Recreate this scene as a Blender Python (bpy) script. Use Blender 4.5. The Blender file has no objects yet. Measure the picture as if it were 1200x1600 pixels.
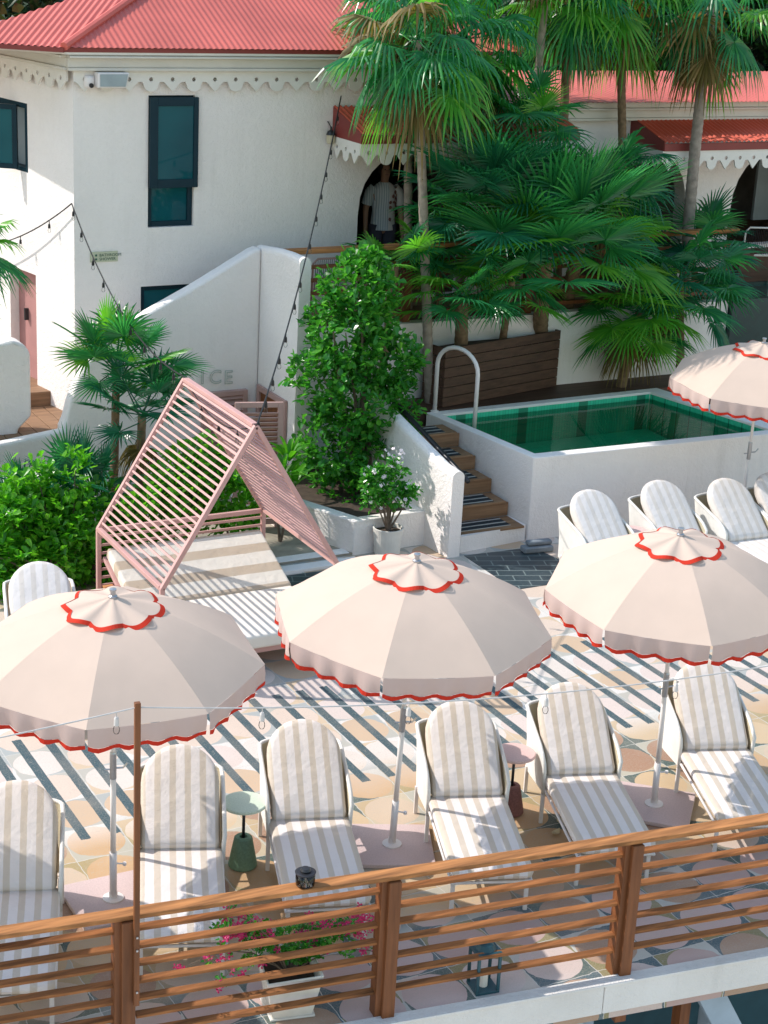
import bpy, bmesh, math, random
from mathutils import Vector as V, Matrix
from mathutils.geometry import tessellate_polygon
R = math.radians
random.seed(7)
S = bpy.context.scene
COL = S.collection
PI = math.pi

# ------------------------------------------------------------------ camera
FPX, PITCH, ROLL, YAW, CH = 2750., R(19), R(3), R(61), 6.8
_z = V((0, 0, 1)); _fw = V((math.cos(YAW), math.sin(YAW), 0)); _r = V((math.sin(YAW), -math.cos(YAW), 0))
F_ = _fw*math.cos(PITCH)-_z*math.sin(PITCH); _U = _fw*math.sin(PITCH)+_z*math.cos(PITCH)
R_ = _r*math.cos(ROLL)+_U*math.sin(ROLL); U_ = _U*math.cos(ROLL)-_r*math.sin(ROLL)
CP = V((0, 0, CH))
cd = bpy.data.cameras.new('camera'); cam = bpy.data.objects.new('camera', cd); COL.objects.link(cam)
cd.sensor_fit = 'VERTICAL'; cd.sensor_height = 36; cd.lens = FPX/1600*36; cd.clip_end = 600; cd.clip_start = .1
M = Matrix((R_, U_, -F_)).transposed().to_4x4(); M.translation = CP; cam.matrix_world = M
S.camera = cam
def ray(x, y): return F_+R_*((x-600)/FPX)-U_*((y-800)/FPX)
def at(x, y, z=0):                       # point of the plane at height z seen at photo position x, y
    d = ray(x, y); return CP+d*((z-CH)/d.z)
def on(x, y, Y):                         # point of the vertical plane y = Y
    d = ray(x, y); return CP+d*(Y/d.y)
def onx(x, y, X):
    d = ray(x, y); return CP+d*(X/d.x)
def proj(p):
    d = V(p)-CP; z = d.dot(F_); return 600+FPX*d.dot(R_)/z, 800-FPX*d.dot(U_)/z

# ------------------------------------------------------------------ light
W = bpy.data.worlds.new('World'); S.world = W; W.use_nodes = True
nt = W.node_tree; bg = nt.nodes['Background']; sky = nt.nodes.new('ShaderNodeTexSky'); sky.sky_type = 'NISHITA'
EL = R(42)
sd = -(_r*math.cos(R(13.5))-_fw*math.sin(R(13.5)))*math.cos(EL)+_z*math.sin(EL)   # towards the sun
sky.sun_disc = False; sky.sun_elevation = EL; sky.sun_rotation = math.atan2(sd.x, sd.y); sky.air_density = 1.8; sky.dust_density = 1.0; sky.ozone_density = 1.5
nt.links.new(sky.outputs[0], bg.inputs[0]); bg.inputs[1].default_value = .15
sl = bpy.data.lights.new('sun', 'SUN'); sl.energy = 3.05; sl.angle = R(.5); sl.color = (1, .935, .865)
so = bpy.data.objects.new('sun', sl); COL.objects.link(so); so.rotation_euler = sd.to_track_quat('Z', 'Y').to_euler()
S.view_settings.view_transform = 'Standard'; S.view_settings.look = 'None'; S.view_settings.exposure = .66
S.cycles.max_bounces = 8; S.cycles.transparent_max_bounces = 16
S.cycles.caustics_reflective = False; S.cycles.caustics_refractive = False

# ------------------------------------------------------------------ materials
class NT:
    def __init__(s, name):
        s.m = bpy.data.materials.new(name); s.m.use_nodes = True; s.t = s.m.node_tree
        s.b = s.t.nodes['Principled BSDF']; s.out = s.t.nodes['Material Output']
    def n(s, k, **kw):
        o = s.t.nodes.new('ShaderNode'+k)
        for a, v in kw.items(): setattr(o, a, v)
        return o
    def l(s, a, b): s.t.links.new(a, b)
    def mth(s, op, a, b=None, c=None):
        o = s.n('Math', operation=op)
        for i, x in enumerate((a, b, c)):
            if x is None: continue
            if isinstance(x, (int, float)): o.inputs[i].default_value = x
            else: s.l(x, o.inputs[i])
        return o.outputs[0]
    def mix(s, f, a, b):
        o = s.n('Mix', data_type='RGBA')
        for i, x in ((0, f), (6, a), (7, b)):
            if isinstance(x, (int, float)): o.inputs[i].default_value = x
            elif isinstance(x, tuple): o.inputs[i].default_value = (*x[:3], 1)
            else: s.l(x, o.inputs[i])
        return o.outputs[2]
    def obj(s): return s.n('TexCoord').outputs['Object']
    def noise(s, sc, det=3, vec=None, rough=.55):
        o = s.n('TexNoise'); o.inputs['Scale'].default_value = sc; o.inputs['Detail'].default_value = det; o.inputs['Roughness'].default_value = rough
        s.l(vec if vec is not None else s.obj(), o.inputs['Vector']); return o.outputs[0]
    def ramp(s, f, pts, const=False):
        o = s.n('ValToRGB'); e = o.color_ramp.elements
        if const: o.color_ramp.interpolation = 'CONSTANT'
        while len(e) < len(pts): e.new(.5)
        for i, (p, c) in enumerate(pts): e[i].position = p; e[i].color = (*c, 1) if isinstance(c, tuple) else (c, c, c, 1)
        s.l(f, o.inputs[0]); return o.outputs[0]
    def bump(s, h, st, d=.02):
        o = s.n('Bump'); o.inputs['Strength'].default_value = st; o.inputs['Distance'].default_value = d
        s.l(h, o.inputs['Height']); s.l(o.outputs[0], s.b.inputs['Normal'])
    def col(s, c):
        if isinstance(c, tuple): s.b.inputs['Base Color'].default_value = (*c, 1)
        else: s.l(c, s.b.inputs['Base Color'])
    def set(s, rough=None, metal=None, spec=None):
        if rough is not None: s.b.inputs['Roughness'].default_value = rough
        if metal is not None: s.b.inputs['Metallic'].default_value = metal
        if spec is not None: s.b.inputs['Specular IOR Level'].default_value = spec

def simple(name, c, rough=.6, var=.12, sc=6, bump=0, bsc=60, metal=0, spec=.4, bd=.01):
    t = NT(name); lo = tuple(x*(1-var) for x in c); hi = tuple(min(1, x*(1+var)) for x in c)
    t.col(t.ramp(t.noise(sc, 5), [(.3, lo), (.7, hi)])); t.set(rough, metal, spec)
    if bump: t.bump(t.noise(bsc, 4), bump, bd)
    return t.m

def stucco(name, c, stain=.12):
    t = NT(name); g = t.noise(1.3, 6); s2 = t.noise(14, 4)
    base = t.mix(t.ramp(g, [(.35, 0.), (.75, stain)]), c, (c[0]*.55, c[1]*.52, c[2]*.47))
    base = t.mix(t.ramp(s2, [(.45, 0.), (.8, .12)]), base, tuple(x*.8 for x in c))
    mp = t.n('Mapping'); t.l(t.obj(), mp.inputs[0]); mp.inputs['Scale'].default_value = (7, 7, .45)
    dr = t.mth('MULTIPLY', t.ramp(t.noise(1., 5, mp.outputs[0], .65), [(.50, 0.), (.78, 1.)]), t.ramp(t.noise(.7, 3), [(.45, 0.), (.7, .30)]))
    base = t.mix(dr, base, (c[0]*.55, c[1]*.53, c[2]*.50))
    t.col(base); t.set(.9, spec=.15)
    h = t.mth('ADD', t.mth('MULTIPLY', t.noise(22, 3), .6), t.mth('MULTIPLY', t.noise(70, 2), .4))
    t.bump(h, .55, .03); return t.m

def wood(name, c, axis=0, sc=1., rough=.55, plank=None, var=.35):
    t = NT(name); mp = t.n('Mapping'); t.l(t.obj(), mp.inputs[0])
    s3 = [22*sc]*3; s3[axis] = 1.6*sc; mp.inputs['Scale'].default_value = s3
    g = t.noise(1.0, 6, mp.outputs[0]); c2 = t.ramp(g, [(.3, tuple(x*(1-var) for x in c)), (.7, tuple(min(1, x*(1+var*.6)) for x in c))])
    big = t.noise(2.2, 3); c2 = t.mix(t.ramp(big, [(.4, 0.), (.8, .35)]), c2, (c[0]*.6, c[1]*.6, c[2]*.65))
    t.col(c2); t.set(rough, spec=.3); t.bump(g, .35, .006); return t.m

def leafmat(name, c, var=.5, rough=.38, trans=.3, hue=None):
    t = NT(name); ge = t.n('NewGeometry'); rnd = ge.outputs['Random Per Island']
    pts = [(0, tuple(x*(1-var) for x in c)), (.6, c), (1, hue or tuple(min(1, x*(1+var)) for x in c))]
    cc = t.ramp(rnd, pts); cc = t.mix(t.ramp(t.noise(9, 3), [(.4, 0.), (.8, .25)]), cc, (c[0]*1.5+.01, c[1]*1.1, c[2]*.6))
    t.col(cc); t.set(rough, spec=.5)
    tr = t.n('BsdfTranslucent'); t.l(t.mix(.5, cc, (min(1, c[0]*2.6+.03), min(1, c[1]*2.6), c[2]*.6)), tr.inputs[0])
    mx = t.n('MixShader'); mx.inputs[0].default_value = trans
    t.l(t.b.outputs[0], mx.inputs[1]); t.l(tr.outputs[0], mx.inputs[2]); t.l(mx.outputs[0], t.out.inputs[0]); return t.m

def fabric(name, c, trans=0., rough=.9, weave=320):
    t = NT(name); cc = t.ramp(t.noise(5, 5), [(.3, tuple(x*.97 for x in c)), (.7, tuple(min(1, x*1.02) for x in c))])
    t.col(cc); t.set(rough, spec=.1)
    t.bump(t.mth('ADD', t.mth('MULTIPLY', t.noise(4, 3), .5), t.mth('MULTIPLY', t.noise(weave, 1), .25)), .2, .02)
    if trans:
        tr = t.n('BsdfTranslucent'); t.l(cc, tr.inputs[0]); mx = t.n('MixShader'); mx.inputs[0].default_value = trans
        t.l(t.b.outputs[0], mx.inputs[1]); t.l(tr.outputs[0], mx.inputs[2]); t.l(mx.outputs[0], t.out.inputs[0])
    return t.m

def striped(name, axis, period, a, b, duty=.5, off=0.):
    t = NT(name); sp = t.n('SeparateXYZ'); t.l(t.obj(), sp.inputs[0]); x = sp.outputs[axis]
    wob = t.mth('MULTIPLY', t.mth('SUBTRACT', t.noise(6, 3), .5), .010)
    fr = t.mth('FRACT', t.mth('ADD', t.mth('DIVIDE', t.mth('ADD', x, wob), period), 10.+off))
    e = t.mth('SUBTRACT', t.mth('MULTIPLY', t.mth('ABSOLUTE', t.mth('SUBTRACT', fr, .5)), 2.), 1-duty)
    f = t.mth('MULTIPLY', e, 18.); cl = t.n('Clamp'); t.l(f, cl.inputs[0])
    c = t.mix(cl.outputs[0], a, b); c = t.mix(t.ramp(t.noise(11, 4), [(.4, 0.), (.8, .16)]), c, tuple(v*.72 for v in a))
    t.col(c); t.set(.92, spec=.08)
    t.bump(t.mth('ADD', t.noise(8, 4), t.mth('MULTIPLY', t.noise(300, 1), .2)), .55, .03); return t.m

def mosaic():
    t = NT('terrazzo_mosaic'); sp = t.n('SeparateXYZ'); t.l(t.obj(), sp.inputs[0])
    wob = t.mth('MULTIPLY', t.mth('SUBTRACT', t.noise(9, 3), .5), .035)
    x = t.mth('ADD', sp.outputs[0], wob); y = t.mth('ADD', sp.outputs[1], wob)
    s = .46
    def cell(v, o): return t.mth('FLOOR', t.mth('ADD', t.mth('DIVIDE', v, s), o))
    def loc(v, o): return t.mth('SUBTRACT', t.mth('FRACT', t.mth('ADD', t.mth('DIVIDE', v, s), o)), .5)
    def rnd(a, b, k):
        c = t.n('CombineXYZ'); t.l(a, c.inputs[0]); t.l(b, c.inputs[1]); c.inputs[2].default_value = k
        w = t.n('TexWhiteNoise', noise_dimensions='3D'); t.l(c.outputs[0], w.inputs[0]); return w.outputs[0]
    lx, ly = loc(x, 20.), loc(y, 20.)
    r = t.mth('SQRT', t.mth('ADD', t.mth('POWER', lx, 2.), t.mth('POWER', ly, 2.)))
    inc = t.mth('LESS_THAN', r, .475)
    cid = rnd(cell(x, 20.), cell(y, 20.), 1.)
    # zones from the edge: pink, ochre, then pale with sun glare in the colour
    zone = t.mth('ADD', y, t.mth('MULTIPLY', t.mth('SUBTRACT', t.noise(.8, 2), .5), 1.2))
    pink = t.ramp(cid, [(0, (.46, .32, .29)), (.35, (.54, .40, .37)), (.6, (.40, .26, .18)), (.8, (.58, .47, .43))], True)
    ochre = t.ramp(cid, [(0, (.50, .32, .17)), (.35, (.54, .40, .25)), (.6, (.34, .20, .13)), (.8, (.54, .42, .31))], True)
    pale = t.ramp(cid, [(0, (.64, .51, .42)), (.35, (.66, .58, .52)), (.6, (.56, .40, .27)), (.8, (.64, .53, .48))], True)
    def step(a, b):
        o = t.n('MapRange'); t.l(zone, o.inputs[0]); o.inputs[1].default_value = a; o.inputs[2].default_value = b; return o.outputs[0]
    z1, z2 = step(9.1, 9.5), step(11.1, 11.6)
    circ = t.mix(z2, t.mix(z1, pink, ochre), pale)
    # the four leaves between circles
    qx, qy = loc(x, 20.5), loc(y, 20.5)
    q = t.mth('ADD', t.mth('MULTIPLY', t.mth('GREATER_THAN', qx, 0.), 2.), t.mth('GREATER_THAN', qy, 0.))
    kx, ky = cell(x, 20.5), cell(y, 20.5); c2 = t.n('CombineXYZ'); t.l(kx, c2.inputs[0]); t.l(ky, c2.inputs[1]); t.l(q, c2.inputs[2])
    w = t.n('TexWhiteNoise', noise_dimensions='3D'); t.l(c2.outputs[0], w.inputs[0]); qid = w.outputs[0]
    ldark = t.ramp(qid, [(0, (.07, .12, .14)), (.45, (.48, .48, .44)), (.62, (.24, .21, .10)), (.78, (.08, .12, .11)), (.9, (.54, .47, .41))], True)
    lpale = t.ramp(qid, [(0, (.36, .38, .37)), (.35, (.66, .62, .58)), (.6, (.44, .42, .37)), (.8, (.58, .44, .30))], True)
    lmid = t.ramp(qid, [(0, (.46, .34, .20)), (.3, (.42, .40, .33)), (.5, (.07, .11, .10)), (.68, (.50, .42, .30)), (.85, (.36, .28, .14))], True)
    leaf = t.mix(z2, t.mix(z1, ldark, lmid), lpale)
    d2 = t.mth('ABSOLUTE', t.mth('SUBTRACT', t.mth('ABSOLUTE', qx), t.mth('ABSOLUTE', qy)))
    star = t.mth('LESS_THAN', t.mth('MINIMUM', t.mth('ABSOLUTE', qx), t.mth('ABSOLUTE', qy)), .007)
    leaf = t.mix(star, leaf, (.54, .52, .48))
    c = t.mix(inc, leaf, circ)
    # dark inlaid stripes between two long lines
    sx = t.mth('FRACT', t.mth('ADD', t.mth('DIVIDE', t.mth('ADD', sp.outputs[0], t.mth('MULTIPLY', wob, .22)), .24), 20.12))
    ins = t.mth('LESS_THAN', sx, .33)
    jag = t.mth('MULTIPLY', t.mth('SUBTRACT', t.noise(60, 1), .5), .03)
    yy = t.mth('ADD', sp.outputs[1], jag)
    band = t.mth('MULTIPLY', t.mth('GREATER_THAN', yy, 11.33), t.mth('LESS_THAN', yy, 13.13))
    st = t.mth('MULTIPLY', ins, band)
    c = t.mix(st, c, (.045, .085, .10))
    # tesserae joints, wear and speckle
    vo = t.n('TexVoronoi', feature='DISTANCE_TO_EDGE'); vo.inputs['Scale'].default_value = 42; t.l(t.obj(), vo.inputs['Vector'])
    c = t.mix(t.ramp(vo.outputs[0], [(.0, .5), (.05, 0.)]), c, (.42, .38, .33))
    c = t.mix(t.ramp(t.noise(120, 2), [(.55, 0.), (.75, .30)]), c, (.30, .24, .22))
    c = t.mix(t.ramp(t.noise(2.5, 5), [(.45, 0.), (.8, .28)]), c, (.52, .42, .33))
    t.col(c); t.set(.62, spec=.3)
    rg = t.ramp(t.noise(3, 4), [(.35, .42), (.7, .75)]); t.l(rg, t.b.inputs['Roughness'])
    t.bump(t.mth('ADD', vo.outputs[0], t.noise(80, 2)), .15, .004); return t.m

def tiledark(name, c, g, s):
    t = NT(name); b = t.n('TexBrick'); b.offset = .5; b.inputs['Scale'].default_value = 1/s; b.inputs['Mortar Size'].default_value = .025
    b.inputs['Color1'].default_value = (*c, 1); b.inputs['Color2'].default_value = (c[0]*.7, c[1]*.7, c[2]*.75, 1); b.inputs['Mortar'].default_value = (*g, 1)
    b.inputs['Brick Width'].default_value = 1.; b.inputs['Row Height'].default_value = .5
    mp = t.n('Mapping'); t.l(t.obj(), mp.inputs[0]); mp.inputs['Rotation'].default_value = (0, 0, R(20)); t.l(mp.outputs[0], b.inputs[0])
    t.col(b.outputs[0]); t.set(.35, spec=.4); t.bump(t.noise(50, 2), .1, .004); return t.m

def glassmat(name, tint, gl=.06, ior=1.5):
    t = NT(name); tr = t.n('BsdfTransparent'); tr.inputs[0].default_value = (*tint, 1)
    g = t.n('BsdfGlossy'); g.inputs['Roughness'].default_value = gl
    fr = t.n('Fresnel'); fr.inputs[0].default_value = ior; mx = t.n('MixShader')
    t.l(fr.outputs[0], mx.inputs[0]); t.l(tr.outputs[0], mx.inputs[1]); t.l(g.outputs[0], mx.inputs[2]); t.l(mx.outputs[0], t.out.inputs[0])
    return t

MT = {}
MT['wall'] = stucco('white_stucco', (.88, .83, .805), .12)
MT['wallold'] = stucco('weathered_stucco', (.76, .73, .70), .30)
MT['trim'] = simple('white_paint', (.74, .71, .66), .6, .05, 3, .05)
MT['cornice'] = simple('cream_paint', (.62, .585, .52), .6, .06, 3, .05)
MT['roof'] = simple('red_roof_paint', (.56, .122, .095), .55, .2, .7, .08, 30)
MT['roofdark'] = simple('dark_red_paint', (.22, .035, .03), .5, .12, 2)
MT['orange'] = simple('bright_red_roof_paint', (.62, .10, .05), .45, .1, 2)
MT['frame'] = simple('dark_blue_metal', (.008, .030, .045), .45, .1, 4, spec=.15)
MT['pink'] = simple('pink_metal_paint', (.56, .325, .30), .5, .08, 3, .04, 80)
MT['pinklouvre'] = simple('dusty_pink_wood', (.46, .29, .26), .6, .1, 3)
MT['pinkdoor'] = simple('dusty_pink_door', (.40, .20, .19), .6, .1, 3)
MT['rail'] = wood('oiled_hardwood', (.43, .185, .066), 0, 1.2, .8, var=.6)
MT['railb'] = wood('hardwood_bar_shaded', (.31, .122, .042), 0, 1.2, .8, var=.6)  # same hardwood, darkened so the bar faces look shaded
MT['railp'] = wood('hardwood_upright_shaded', (.20, .072, .026), 2, 1.2, .5)  # same hardwood, darker again: shade of the post fronts put into the colour
MT['deckwood'] = wood('deck_boards', (.26, .15, .085), 0, 1., .65)
MT['darkwood'] = wood('dark_planks', (.10, .052, .034), 0, 1., .6)
MT['stepwood'] = wood('step_boards', (.30, .17, .09), 0, 1., .6)
MT['mosaic'] = mosaic()
MT['slate'] = tiledark('dark_slate_tiles', (.035, .055, .065), (.16, .20, .20), .3)
MT['stripe_tile'] = striped('striped_tread_tiles', 1, .115, (.045, .05, .055), (.5, .47, .42), .3)
MT['canopy'] = fabric('cream_pink_canvas', (.625, .49, .405), .09)
MT['valance'] = fabric('pink_valance_canvas', (.60, .46, .42), .1)
MT['red'] = fabric('red_binding', (.60, .045, .025), .15)
MT['pole'] = simple('white_enamel', (.74, .70, .69), .35, .04, 4)
MT['chrome'] = simple('grey_metal', (.45, .45, .46), .3, .08, 20, metal=.8)
MT['plate'] = simple('pink_terrazzo', (.56, .44, .43), .6, .1, 90, .06, 90)
MT['cush'] = striped('striped_canvas', 0, .108, (.78, .725, .70), (.62, .54, .455), .45, .5)
MT['cushb'] = striped('striped_canvas_faded', 0, .108, (.78, .73, .70), (.69, .63, .575), .45, .5)
MT['daycush'] = striped('striped_daybed_canvas', 1, .27, (.76, .71, .63), (.53, .435, .335), .45)
MT['cream'] = fabric('cream_canvas', (.76, .71, .64))
MT['rope'] = simple('white_rope_weave', (.76, .74, .70), .8, .06, 8, .5, 140)
MT['olive'] = simple('olive_lining', (.52, .46, .33), .85, .1, 8, .3, 120)
MT['green_terr'] = simple('mint_terrazzo', (.56, .64, .52), .55, .1, 90, .06, 90)
MT['green_conc'] = simple('green_concrete', (.15, .25, .17), .75, .18, 60, .2, 90)
MT['pink_terr'] = simple('rose_terrazzo', (.66, .46, .43), .55, .1, 90, .06, 90)
MT['red_conc'] = simple('maroon_concrete', (.22, .10, .09), .75, .2, 60, .2, 90)
MT['black'] = simple('black_rubber', (.015, .015, .017), .5, .1, 6)
MT['bounce_soil'] = simple('pale_bounce_soil', (.34, .30, .24), .95, .2, 6, .5, 40)  # soil tone lightened to bounce light onto the shaded stair wall
MT['soil'] = simple('soil', (.06, .042, .03), .95, .3, 12, .6, 40)
MT['pot'] = simple('white_planter_clay', (.72, .69, .64), .75, .06, 8, .15, 60)
MT['trunk'] = simple('palm_trunk_grey', (.30, .25, .21), .9, .25, 14, .7, 40)
MT['trunkb'] = simple('palm_trunk_brown', (.20, .13, .075), .9, .3, 18, .8, 45)
MT['bark'] = simple('bark', (.16, .12, .09), .9, .3, 14, .6, 40)
MT['palm'] = leafmat('fan_palm_leaf', (.030, .24, .095), .5, .26, .45, (.09, .40, .10))
MT['palmlite'] = leafmat('fan_palm_leaf_bright', (.095, .37, .045), .45, .32, .5, (.24, .48, .06))
MT['palmdark'] = leafmat('fan_palm_leaf_blue', (.016, .165, .092), .4, .26, .42, (.04, .26, .12))
MT['palmdry'] = leafmat('fan_palm_leaf_dry', (.16, .13, .035), .5, .6, .3, (.30, .20, .08))
MT['bush'] = leafmat('glossy_shrub_leaf', (.045, .26, .040), .6, .26, .42, (.16, .46, .05))
MT['bushlite'] = leafmat('bright_shrub_leaf', (.085, .35, .028), .5, .30, .5, (.24, .52, .04))
MT['jungle'] = leafmat('forest_leaf', (.014, .055, .020), .6, .45, .2, (.04, .13, .025))
MT['flower'] = simple('white_blossom', (.78, .70, .70), .7, .1, 30)
MT['bract'] = leafmat('magenta_bract', (.66, .025, .20), .3, .5, .4, (.80, .07, .25))
MT['cable'] = MT['black']
MT['wire'] = simple('pale_wire', (.55, .52, .5), .5, .1, 20)
MT['bulb'] = glassmat('clear_bulb_glass', (.97, .97, .965), .08, 1.25).m
MT['metalgrey'] = simple('grey_blue_enamel', (.30, .36, .38), .4, .1, 5)
MT['steel'] = simple('dark_steel', (.05, .05, .055), .4, .15, 8, metal=.6)
MT['sign'] = simple('pale_green_sign', (.50, .52, .38), .6, .06, 6)
MT['signtext'] = simple('dark_green_lettering', (.03, .10, .07), .6, .1, 6)
MT['letter'] = simple('pale_neon_tube', (.42, .47, .42), .4, .05, 6)
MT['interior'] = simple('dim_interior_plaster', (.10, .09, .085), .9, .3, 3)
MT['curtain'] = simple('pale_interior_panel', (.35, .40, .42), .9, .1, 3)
MT['skin'] = simple('skin', (.35, .19, .13), .55, .06, 10)
MT['hair'] = simple('dark_hair', (.03, .02, .015), .6, .2, 40)
MT['floral'] = simple('floral_cotton', (.62, .60, .60), .85, .1, 8)
MT['shirt'] = striped('striped_shirt_cotton', 0, .03, (.62, .66, .70), (.36, .42, .50), .4)
MT['trouser'] = simple('dark_cotton', (.05, .05, .07), .9, .1, 12)
MT['towel'] = simple('grey_blue_towel', (.22, .27, .32), .95, .15, 12, .5, 80)
MT['bluewall'] = simple('blue_grey_paint', (.34, .42, .50), .7, .1, 4, .1)
MT['lower'] = simple('pale_bounce_ground', (.62, .585, .54), .9, .2, .5)  # pale tone invented to bounce fill light up onto the facade
MT['ground'] = simple('hillside_ground', (.035, .055, .025), .95, .4, .3)
MT['lantern'] = simple('dark_teal_metal', (.02, .07, .09), .4, .15, 8)
MT['leafdry'] = simple('dry_leaf', (.62, .52, .33), .8, .1, 20)
MT['rock'] = simple('grey_stone', (.20, .23, .26), .9, .2, 8, .4)
t = NT('window_glass'); t.col(t.ramp(t.noise(1.2, 2), [(.3, (.006, .065, .085)), (.7, (.010, .10, .12))])); t.set(.04, spec=.16); MT['pane'] = t.m  # teal of the reflected sky put into the base colour
t = glassmat('wine_glass', (.95, .93, .93), .03); MT['glass'] = t.m
t = NT('pool_tile'); b = t.n('TexBrick'); b.offset = 0; b.inputs['Scale'].default_value = 12
b.inputs['Color1'].default_value = (.05, .62, .37, 1); b.inputs['Color2'].default_value = (.035, .54, .32, 1); b.inputs['Mortar'].default_value = (.02, .24, .14, 1)
t.l(t.obj(), b.inputs[0]); t.col(b.outputs[0]); t.set(.4); MT['pooltile'] = t.m
MT['poolgreen'] = simple('dark_green_water', (.008, .075, .06), .05, .2, 4, spec=.4)
MT['pooldark'] = simple('dark_pool_tile', (.006, .035, .032), .3, .2, 10)
t = glassmat('pool_water', (.72, .98, .86), .015, 1.22)
wn = t.noise(9, 2); bp = t.n('Bump'); bp.inputs['Strength'].default_value = .16; bp.inputs['Distance'].default_value = .05; t.l(wn, bp.inputs['Height'])
for n_ in t.t.nodes:
    if n_.bl_idname in ('ShaderNodeBsdfGlossy', 'ShaderNodeFresnel'): t.l(bp.outputs[0], n_.inputs['Normal'])
MT['water'] = t.m

# ------------------------------------------------------------------ mesh building
class MB:
    def __init__(s): s.v = []; s.f = []; s.mi = []; s.cur = 0
    def add(s, vs, fs):
        o = len(s.v); s.v += [tuple(p) for p in vs]
        for f in fs: s.f.append(tuple(i+o for i in f)); s.mi.append(s.cur)
        return s
    def obox(s, c, ax, h):
        c = V(c); a = [V(x).normalized()*k for x, k in zip(ax, h)]
        vs = [c+a[0]*i+a[1]*j+a[2]*k for i in (-1, 1) for j in (-1, 1) for k in (-1, 1)]
        fs = [(0, 1, 3, 2), (4, 6, 7, 5), (0, 4, 5, 1), (2, 3, 7, 6), (0, 2, 6, 4), (1, 5, 7, 3)]
        if a[0].cross(a[1]).dot(a[2]) < 0: fs = [f[::-1] for f in fs]
        return s.add(vs, fs)
    def box(s, x0, x1, y0, y1, z0, z1):
        return s.obox(((x0+x1)/2, (y0+y1)/2, (z0+z1)/2), ((1, 0, 0), (0, 1, 0), (0, 0, 1)), (abs(x1-x0)/2, abs(y1-y0)/2, abs(z1-z0)/2))
    def bar(s, a, b, w, h, up=(0, 0, 1)):
        a, b = V(a), V(b); d = (b-a).normalized(); sd_ = d.cross(V(up))
        if sd_.length < 1e-4: sd_ = d.cross(V((1, 0, 0)))
        sd_.normalize(); u = sd_.cross(d)
        return s.obox((a+b)/2, (d, sd_, u), ((b-a).length/2, w/2, h/2))
    def tube(s, pts, r, n=8, caps=True):
        pts = [V(p) for p in pts]; m = len(pts); rr = r if isinstance(r, (list, tuple)) else [r]*m
        vs = []; prev = None
        for i, p in enumerate(pts):
            d = (pts[min(i+1, m-1)]-pts[max(i-1, 0)])
            d = d.normalized() if d.length > 1e-7 else V((0, 0, 1))
            if prev is None: x = d.cross(V((0, 0, 1))) if abs(d.z) < .95 else d.cross(V((1, 0, 0)))
            else: x = prev-d*prev.dot(d)
            x.normalize(); prev = x; y = d.cross(x)
            vs += [p+(x*math.cos(2*PI*k/n)+y*math.sin(2*PI*k/n))*rr[i] for k in range(n)]
        fs = [(i*n+k, i*n+(k+1) % n, (i+1)*n+(k+1) % n, (i+1)*n+k) for i in range(m-1) for k in range(n)]
        if caps: fs += [tuple(range(n))[::-1], tuple((m-1)*n+k for k in range(n))]
        return s.add(vs, fs)
    def lathe(s, prof, n=24, c=(0, 0, 0)):
        vs = [(c[0]+r*math.cos(2*PI*k/n), c[1]+r*math.sin(2*PI*k/n), c[2]+z) for r, z in prof for k in range(n)]
        m = len(prof)
        fs = [(i*n+k, i*n+(k+1) % n, (i+1)*n+(k+1) % n, (i+1)*n+k) for i in range(m-1) for k in range(n)]
        if prof[0][0] > 1e-5: fs.append(tuple(range(n))[::-1])
        if prof[-1][0] > 1e-5: fs.append(tuple((m-1)*n+k for k in range(n)))
        return s.add(vs, fs)
    def slab(s, outer, holes, o, ux, uy, thick):
        """polygon in (ux, uy) at o, extruded along -(ux x uy) by thick"""
        o, ux, uy = V(o), V(ux).normalized(), V(uy).normalized(); nn = ux.cross(uy)
        def area(p): return sum(p[i][0]*p[(i+1) % len(p)][1]-p[(i+1) % len(p)][0]*p[i][1] for i in range(len(p)))
        if area(outer) < 0: outer = outer[::-1]
        loops = [list(outer)]+[list(h) if area(h) < 0 else list(h)[::-1] for h in holes]
        flat = [p for l in loops for p in l]; n = len(flat)
        tris = tessellate_polygon([[V((p[0], p[1], 0)) for p in l] for l in loops])
        vs = [o+ux*p[0]+uy*p[1] for p in flat]+[o+ux*p[0]+uy*p[1]-nn*thick for p in flat]; fs = []
        for a, b, c in tris:
            ar = (flat[b][0]-flat[a][0])*(flat[c][1]-flat[a][1])-(flat[c][0]-flat[a][0])*(flat[b][1]-flat[a][1])
            t_ = (a, b, c) if ar > 0 else (c, b, a)
            fs += [t_, tuple(i+n for i in t_[::-1])]
        k = 0
        for l in loops:
            m = len(l)
            for i in range(m): fs.append((k+i, k+i+n, k+(i+1) % m+n, k+(i+1) % m))
            k += m
        return s.add(vs, fs)
    def build(s, name, mat, parent=None, smooth=False, bevel=0, seg=2, world=False):
        me = bpy.data.meshes.new(name); vs = s.v
        if world and parent is not None:
            ro = parent
            while ro.parent is not None: ro = ro.parent
            L = ro.location; vs = [(a-L.x, b-L.y, c-L.z) for a, b, c in vs]
        me.from_pydata(vs, [], s.f); ms = mat if isinstance(mat, (list, tuple)) else [mat]
        for m in ms: me.materials.append(MT[m])
        if len(ms) > 1: me.polygons.foreach_set('material_index', s.mi)
        if smooth: me.polygons.foreach_set('use_smooth', [True]*len(s.f))
        me.update(); o = bpy.data.objects.new(name, me); COL.objects.link(o)
        if parent is not None: o.parent = parent
        if bevel:
            b = o.modifiers.new('bevel', 'BEVEL'); b.width = bevel; b.segments = seg; b.limit_method = 'ANGLE'; b.harden_normals = False
        return o

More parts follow.
